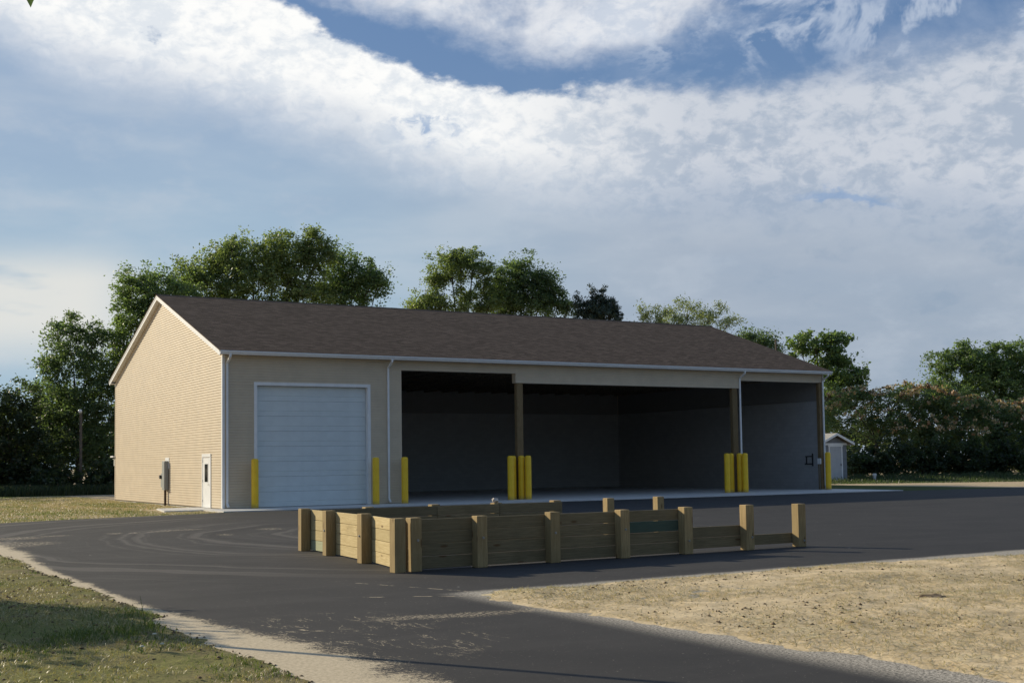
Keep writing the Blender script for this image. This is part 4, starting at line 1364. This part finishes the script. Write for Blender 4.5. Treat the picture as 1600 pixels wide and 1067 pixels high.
tree('conifer_tree', 'blackish conifer with pointed tips just above the roof ridge', 'tree', (41.4, 34.8), T7, 'conifer', 0.17, 330, 0.2, GT, clump=0.22, up_bias=1.4, aspect=0.35, seed=10)
tree('broadleaf_tree', 'pale feathery tree behind the right end of the ridge', 'tree', (45.3, 29.0), T8, 'pale', 0.20, 80, 0.2, GT, clump=0.42, up_bias=0.9, aspect=0.35, seed=11)
tree('broadleaf_tree', 'small dark tree top peeping over the right roof slope', 'tree', (59.6, 35.7), T9, 'dark', 0.20, 120, 0.2, GT, seed=12)
tree('broadleaf_tree', 'tall green tree directly right of the roof end, above the shed', 'tree', (57.5, 25.3), T10, 'mid', 0.24, 125, 0.28, GT, clump=0.40, aspect=0.7, seed=13)
tree('broadleaf_tree', 'big green tree at the far right standing behind the flowering ones', 'tree', (84.5, 32.7), T13, 'mid', 0.24, 120, 0.35, GT, seed=16, tint=0.4)
m1 = tree('flowering_tree', 'flat topped flowering tree with rusty seed heads right of the shed', 'tree', (56.4, 19.0), T11, 'dark', 0.19, 85, 0.18, GT, seed=14)
m2 = tree('flowering_tree', 'broad tree dotted with cream blossoms at the right edge', 'tree', (60.2, 14.4), T12, 'dark', 0.19, 110, 0.2, GT, seed=15)


def blossoms(t, lobes, n_, mat, size, seed, zoff=0.5, up=0.9):
    rng = np.random.default_rng(seed)
    org = np.array(t.location)
    cs, rs, cn = [], [], []
    for l in lobes:
        k = max(2, int(n_ * l[3]))
        for _ in range(k):
            a = rng.random() * 2 * math.pi
            e = math.asin(min(1, zoff * rng.random() + 0.15))
            if rng.random() < 0.35:
                a = math.radians(225) + rng.normal() * 0.9
            p_ = np.array([math.cos(a) * math.cos(e) * l[3], math.sin(a) * math.cos(e) * l[3], math.sin(e) * l[4]]) * (1.0 + 0.1 * rng.random())
            cs.append(np.array(l[:3]) - org + p_)
            rs.append(np.array([.16, .16, .07]))
            cn.append(12)
    v, lp, ti = leaf_cloud(cs, rs, cn, size, rng, up, 0.3, 0.16, 0.8, 0.5, 0.5)
    return fast_mesh('blossoms', v, 4, lp, LEAF[mat], t, ti)


blossoms(m1, T11[:2] + T11[4:5], 8, 'rust', 0.15, 51, 1.0)
blossoms(m1, T11, 9, 'blossom', 0.17, 52, 1.0)
blossoms(m2, T12[:1], 8, 'rust', 0.15, 53, 1.0)
blossoms(m2, T12[:4] + T12[6:7], 20, 'blossom', 0.19, 54, 1.0)
blossoms(m2, T12[4:6], 14, 'blossom', 0.17, 55, 0.6)

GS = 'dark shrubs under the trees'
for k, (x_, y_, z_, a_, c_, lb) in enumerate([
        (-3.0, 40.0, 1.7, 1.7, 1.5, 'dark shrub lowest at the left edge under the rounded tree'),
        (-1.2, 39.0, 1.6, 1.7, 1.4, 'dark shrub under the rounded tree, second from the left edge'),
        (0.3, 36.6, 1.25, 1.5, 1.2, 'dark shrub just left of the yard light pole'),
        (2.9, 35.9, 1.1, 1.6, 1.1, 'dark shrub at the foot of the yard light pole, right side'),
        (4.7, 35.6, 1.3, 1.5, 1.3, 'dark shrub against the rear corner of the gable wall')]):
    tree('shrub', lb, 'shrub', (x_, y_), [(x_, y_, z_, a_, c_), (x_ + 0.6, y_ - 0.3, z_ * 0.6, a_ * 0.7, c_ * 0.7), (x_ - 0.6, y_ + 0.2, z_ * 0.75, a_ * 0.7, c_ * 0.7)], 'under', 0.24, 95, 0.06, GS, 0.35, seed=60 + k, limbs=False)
for k, (x_, y_, z_, a_, c_, lb) in enumerate([
        (51.4, 18.9, 1.5, 1.5, 1.6, 'dark shrub close behind the small grey shed'),
        (52.6, 16.7, 1.4, 1.7, 1.5, 'dark shrub directly right of the small grey shed'),
        (54.1, 15.6, 1.4, 1.8, 1.6, 'dark shrub beneath the rusty flowering tree'),
        (56.1, 14.4, 1.5, 1.9, 1.7, 'dark shrub between the two flowering trees'),
        (58.1, 13.2, 1.4, 1.9, 1.6, 'dark shrub beneath the left side of the cream blossomed tree'),
        (60.1, 12.0, 1.5, 2.0, 1.8, 'dark shrub beneath the right side of the cream blossomed tree'),
        (62.3, 10.7, 1.4, 2.0, 1.7, 'dark shrub at the right edge of the picture')]):
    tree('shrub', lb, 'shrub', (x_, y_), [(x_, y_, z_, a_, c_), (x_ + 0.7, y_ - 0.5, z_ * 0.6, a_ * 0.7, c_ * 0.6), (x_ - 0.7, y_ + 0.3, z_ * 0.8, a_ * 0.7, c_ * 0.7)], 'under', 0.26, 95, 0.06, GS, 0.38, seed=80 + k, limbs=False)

# the woods behind: one far mass closing the view under the crowns
rng = np.random.default_rng(99)
cs, rs, cn = [], [], []
for k in range(46):
    f = k / 45
    x_ = -22 + f * 132
    y_ = 50 - f * 12 + rng.normal() * 2.0
    if x_ > 66:
        y_ = 36 - (x_ - 66) * 0.25 + rng.normal() * 1.5
    low = 48 < x_ < 68
    cs.append((x_, y_, 1.5 if low else 2.6 + rng.random() * 0.8))
    rs.append((2.8, 2.2, 1.5 if low else 2.6 + rng.random() * 1.0))
    cn.append(1100)
for k in range(8):       # the row under the left trees
    cs.append((-7 + k * 2.2, 44.5 + rng.normal() * 0.6, 3.0))
    rs.append((2.0, 1.6, 3.2))
    cn.append(1300)
for k in range(9):       # shading row left of the frame
    cs.append((-26 + k * 2.6, 41 + rng.normal(), 3.8))
    rs.append((2.4, 2.0, 4.2 + rng.random()))
    cn.append(1100)
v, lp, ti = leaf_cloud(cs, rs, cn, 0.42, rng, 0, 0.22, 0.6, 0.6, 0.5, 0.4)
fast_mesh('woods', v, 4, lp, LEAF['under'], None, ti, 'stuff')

# unseen trees added to the south, behind the viewer, to cut sky fill
rng = np.random.default_rng(123)
cs, rs, cn = [], [], []
for k in range(30):
    cs.append((-70 + k * 4.6, -61 + rng.normal() * 2.0, 7.2 + rng.random() * 1.5))
    rs.append((3.8, 3.0, 7.0 + rng.random() * 1.5))
    cn.append(620)
v, lp, ti = leaf_cloud(cs, rs, cn, 0.95, rng, 0, 0.22, 1.2, 0.7, 0.5, 0.4)
fast_mesh('woods', v, 4, lp, LEAF['under'], None, ti, 'stuff')

# off to the left: the small tree that shades the verge and the one whose leaf hangs into view
tree('verge_tree', 'small leafy tree left of the driveway shading the verge', 'tree', (-16.6, -26.2), [(-15.3, -28.2, 2.3, 1.1, 0.8), (-15.5, -27.0, 2.7, 1.1, 0.8), (-16.1, -25.2, 2.7, 1.2, 0.95), (-16.9, -24.6, 3.1, 1.2, 0.9), (-17.6, -25.6, 2.6, 1.3, 0.9), (-15.6, -25.9, 2.2, 0.8, 0.6)], 'mid', 0.15, 110, 0.11, None, 0.35, seed=31)
ov = empty('overhanging_tree', (-19.5, -36.5, 0.0), 'tree at upper left with a single leaf tip hanging into the sky', 'tree')
org = np.array([-19.5, -36.5, 0])
v, lp, ti = leaf_cloud([np.array(c) - org for c in [(-19.4, -36.4, 7.4), (-18.0, -36.6, 7.8), (-20.8, -35.6, 7.0), (-17.6, -35.2, 8.2)]], [np.array((1.8, 1.8, 1.2))] * 4, [1500] * 4, 0.16, np.random.default_rng(5))
fast_mesh('crown', v, 4, lp, LEAF['mid'], ov, ti)
mb = MB()
mb.tube([(0, 0, 0), (0.1, 0.0, 2.5), (0.3, 0.2, 5.2), (0.4, 0.3, 7.6)], [0.2, 0.16, 0.12, 0.04], 8)
tip = Vector((-12.303, -33.28, 6.46)) - Vector(org)
mb.tube([(0.3, 0.2, 5.4), (2.6, 1.2, 7.4), (5.0, 2.4, 7.9), (tip.x - 0.12, tip.y - 0.05, tip.z + 0.32)], [0.08, 0.05, 0.025, 0.008], 6)
mb.build('trunk', MAT['bark'], ov)
lf = MB()
for k, (ox, oy, oz) in enumerate([(0, 0, 0), (-0.25, -0.1, 0.12), (-0.5, 0.05, 0.2)]):
    b0 = Vector((tip.x + ox, tip.y + oy, tip.z + oz))
    lf.add([b0, b0 + Vector((-0.045, 0.03, 0.10)), b0 + Vector((-0.02, 0.0, 0.22)), b0 + Vector((0.035, -0.02, 0.10))], [(0, 1, 2, 3)])
o = lf.build('leaf', LEAF['dark'], ov, fix=False)


# ------------------------------------------------------------------ grass, straw and clods
def blades(name, xy, z, h, w, mat, rng, lean=0.5):
    m_ = len(xy)
    a = rng.random(m_) * 2 * np.pi
    hh = h * (0.45 + 0.9 * rng.random(m_))
    ww = w * (0.7 + 0.6 * rng.random(m_))
    base = np.stack([xy[:, 0], xy[:, 1], z], -1)
    dx = np.stack([np.cos(a), np.sin(a), 0 * a], -1) * ww[:, None]
    ln_ = np.stack([rng.normal(size=m_), rng.normal(size=m_), 0 * a], -1) * (hh * lean)[:, None]
    tip_ = base + ln_ + np.stack([0 * a, 0 * a, hh], -1)
    midp = base + ln_ * 0.35 + np.stack([0 * a, 0 * a, hh * 0.6], -1)
    v_ = np.stack([base - dx, base + dx, midp + dx * 0.8, tip_, midp - dx * 0.8], 1).reshape(-1, 3)
    k = np.arange(m_)[:, None] * 5
    lp_ = np.concatenate([k + np.array([0, 1, 2, 4]), k * 0], 1)
    quads = (k + np.array([[0, 1, 2, 4]])).reshape(-1)
    tris = (k + np.array([[4, 2, 3]])).reshape(-1)
    t_ = np.repeat(rng.random(m_), 5)
    # one mesh of triangles
    q = (k + np.array([[0, 1, 2, 0, 2, 4, 4, 2, 3]])).reshape(-1)
    return fast_mesh(name, v_, 3, q, LEAF[mat], None, t_, 'stuff')


rng = np.random.default_rng(21)
# verge grass: density follows patches
xy = np.stack([rng.uniform(-14.5, -10.7, 150000), rng.uniform(-40, -19, 150000)], -1)
dens_ = fbm(xy[:, 0] * 1.1, xy[:, 1] * 1.1, 4, 77)
patch = np.exp(-(((xy[:, 0] + 11.6) / 0.9) ** 2 + ((xy[:, 1] + 33.4) / 1.9) ** 2))
keep = (verge_edge(xy[:, 1]) - xy[:, 0] > 0.04) & (rng.random(len(xy)) < np.clip((dens_ - 0.54) * 2.6, 0.012, 0.4) + patch * np.clip((dens_ - 0.40) * 4, 0, 1) * 0.5)
xy = xy[keep]
tall = np.exp(-(((xy[:, 0] + 11.5) / 0.8) ** 2 + ((xy[:, 1] + 33.2) / 1.7) ** 2))
blades('verge_grass', xy, verge_z(xy[:, 0], xy[:, 1]) - 0.004, 0.035 + 0.06 * tall, 0.0035, 'grass', rng, 0.7)
xy = np.stack([rng.uniform(-14.5, -10.7, 60000), rng.uniform(-40, -19, 60000)], -1)
xy = xy[(verge_edge(xy[:, 1]) - xy[:, 0] > 0.02) & (fbm(xy[:, 0] * 1.6, xy[:, 1] * 1.6, 4, 78) > 0.44)]
blades('dry_grass', xy, verge_z(xy[:, 0], xy[:, 1]) - 0.004, np.full(len(xy), 0.03), 0.0035, 'dry', rng, 1.1)
# lawn left of the building
xy = np.stack([rng.uniform(-12, 0, 60000), rng.uniform(-5, 34, 60000)], -1)
far_e = -3.0 - 0.30 * np.clip(-1.5 - xy[:, 0], 0, None)
ok = (xy[:, 1] > far_e + 0.15) & ~((xy[:, 0] > -2.3) & (xy[:, 1] < 3.5) & (xy[:, 1] > 0)) & (fbm(xy[:, 0] * .5, xy[:, 1] * .5, 4, 90) + (rng.random(len(xy)) - .5) * .3 > 0.62)
xy = xy[ok]
blades('lawn_grass', xy, np.full(len(xy), -0.035), np.full(len(xy), 0.06), 0.008, 'grass', rng, 0.8)
xy = np.stack([rng.uniform(-12, 0, 50000), rng.uniform(-5, 30, 50000)], -1)
far_e = -3.0 - 0.30 * np.clip(-1.5 - xy[:, 0], 0, None)
xy = xy[(xy[:, 1] > far_e + 0.1) & ~((xy[:, 0] > -2.3) & (xy[:, 1] < 3.5) & (xy[:, 1] > 0))]
blades('dry_grass', xy, np.full(len(xy), -0.035), np.full(len(xy), 0.05), 0.008, 'dry', rng, 1.0)
# tall grass before the right hand shrubs and the left hedge
xy = np.stack([rng.uniform(42.5, 70, 60000), rng.uniform(-9, 20, 60000)], -1)
line = 12.5 - (xy[:, 0] - 50) * 0.62
xy = xy[(xy[:, 1] > line - 6.5) & (xy[:, 1] < line + 3.5) & ~((np.abs(xy[:, 0] - 47.25) < 1.4) & (xy[:, 1] > 13.8))]
blades('tall_grass', xy, np.full(len(xy), -0.035), 0.10 + 0.40 * np.clip((xy[:, 1] - (12.5 - (xy[:, 0] - 50) * 0.62) + 5.0) / 6, 0, 1), 0.022, 'under', rng, 0.35)  # dark leaf colour stands in for shade from the shrubs behind
xy = np.stack([rng.uniform(-8, 7, 16000), rng.uniform(33.2, 38, 16000)], -1)
blades('tall_grass', xy, np.full(len(xy), -0.035), np.full(len(xy), 0.60), 0.022, 'under', rng, 0.35)

# straw and clods on the bank
xy = np.stack([rng.uniform(-6.8, 12, 150000), rng.uniform(-42, -32, 150000)], -1)
ok = island_d(xy[:, 0], xy[:, 1]) > 0.05
ok &= fbm(xy[:, 0] * 0.9, xy[:, 1] * 0.9, 4, 61) + (rng.random(len(xy)) - .5) * .35 > 0.45
xy = xy[ok]
m_ = len(xy)
a = rng.random(m_) * np.pi
ln_ = 0.022 + 0.035 * rng.random(m_)
c3 = np.stack([xy[:, 0], xy[:, 1], island_z(xy[:, 0], xy[:, 1]) + 0.006], -1)
dv_ = np.stack([np.cos(a) * ln_, np.sin(a) * ln_, rng.normal(size=m_) * 0.012], -1)
pv = np.stack([-np.sin(a), np.cos(a), 0 * a], -1) * 0.003
v = np.stack([c3 - dv_ - pv, c3 + dv_ - pv, c3 + dv_ + pv, c3 - dv_ + pv], 1).reshape(-1, 3)
fast_mesh('straw', v, 4, np.arange(len(v)), LEAF['dry'], None, np.repeat(rng.random(m_) * 0.6 + 0.4, 4), 'stuff')


def clods(name, xy, z, size, mat, rng):
    base = np.array([(1, 0, 0), (0, 1, 0), (-1, 0, 0), (0, -1, 0), (0, 0, 1), (0, 0, -0.4)], dtype=float)
    fc = np.array([(0, 1, 4), (1, 2, 4), (2, 3, 4), (3, 0, 4), (1, 0, 5), (2, 1, 5), (3, 2, 5), (0, 3, 5)])
    m_ = len(xy)
    sc = size * (0.4 + rng.random((m_, 1, 3)) * np.array([1.3, 1.3, 0.7]))
    jt = 0.75 + 0.5 * rng.random((m_, 6, 1))
    a = rng.random(m_) * 2 * np.pi
    q = base[None] * sc * jt
    qx = q[:, :, 0] * np.cos(a)[:, None] - q[:, :, 1] * np.sin(a)[:, None]
    qy = q[:, :, 0] * np.sin(a)[:, None] + q[:, :, 1] * np.cos(a)[:, None]
    v_ = np.stack([qx + xy[:, :1], qy + xy[:, 1:], q[:, :, 2] + z[:, None]], -1).reshape(-1, 3)
    lp_ = (np.arange(m_)[:, None, None] * 6 + fc[None]).reshape(-1)
    return fast_mesh(name, v_, 3, lp_, mat, None, None, 'stuff')


xy = np.stack([rng.uniform(-6.8, 14, 26000), rng.uniform(-42, -32, 26000)], -1)
dn = fbm(xy[:, 0] * 0.7, xy[:, 1] * 0.7, 4, 66)
ok = (island_d(xy[:, 0], xy[:, 1]) > 0.08) & (rng.random(len(xy)) < np.clip((dn - 0.48) * 2.6, 0.02, 0.5))
xy = xy[ok]
clods('soil_clods', xy, island_z(xy[:, 0], xy[:, 1]) + 0.001, 0.008 + 0.016 * rng.random((len(xy), 1, 1)) ** 5, MAT['clod'], rng)
xy = np.stack([rng.uniform(-14, -10.6, 12000), rng.uniform(-40, -19, 12000)], -1)
dd = verge_edge(xy[:, 1]) - xy[:, 0]
dn = fbm(xy[:, 0] * 0.9, xy[:, 1] * 0.9, 4, 67)
ok = (dd > -0.05) & (rng.random(len(xy)) < np.clip((dn - 0.45) * 1.6, 0.04, 0.4) + np.where(np.abs(dd - 0.05) < 0.10, 0.35, 0))
xy = xy[ok]
clods('soil_clods', xy, verge_z(xy[:, 0], xy[:, 1]) + 0.004, 0.018, MAT['clod'], rng)

# a few individual weeds on the verge
def weed(x_, y_, h, seed, lb, flower=False):
    r_ = random.Random(seed)
    z0 = float(verge_z(np.array([x_]), np.array([y_]))[0]) - 0.01
    w_ = empty('weed', (x_, y_, z0), lb, 'weed', 'weeds on the verge')
    mb = MB()
    bend = Vector((r_.uniform(-.06, .06), r_.uniform(-.06, .06), 0))
    mb.tube([(0, 0, 0), Vector((0, 0, h * .5)) + bend * .4, Vector((0, 0, h)) + bend], [0.004, 0.003, 0.0015], 5)
    mb.build('stem', LEAF['grass'], w_)
    lv = MB()
    for k in range(12):
        t_ = k / 12
        p_ = Vector((0, 0, h * (0.1 + 0.85 * t_))) + bend * t_
        a_ = k * 2.4
        d_ = Vector((math.cos(a_), math.sin(a_), 0.5)) * (0.05 * (1.15 - t_))
        s_ = Vector((-math.sin(a_), math.cos(a_), 0)) * 0.009
        lv.add([p_, p_ + d_ * .5 + s_, p_ + d_, p_ + d_ * .5 - s_], [(0, 1, 2, 3)])
    lv.build('leaves', LEAF['grass'], w_, fix=False)
    if flower:
        MB().lathe([(0.004, h), (0.02, h + 0.006), (0.024, h + 0.014), (0.012, h + 0.022)], 8, bend.x, bend.y).build('flower', LEAF['white'], w_)


weed(-11.13, -33.35, 0.34, 1, 'tallest upright weed on the verge near the sandy edge')
weed(-11.32, -33.55, 0.22, 2, 'shorter upright weed left of the tallest one on the verge')
weed(-11.62, -33.2, 0.20, 3, 'short weed at the back of the green patch on the verge')
weed(-11.28, -34.4, 0.07, 4, 'low white flowered weed nearest the sandy driveway edge', True)
weed(-11.62, -35.2, 0.06, 5, 'low white flowered weed at the front of the green patch', True)
weed(-11.47, -35.25, 0.06, 6, 'low white flowered weed right of the front one in the green patch', True)
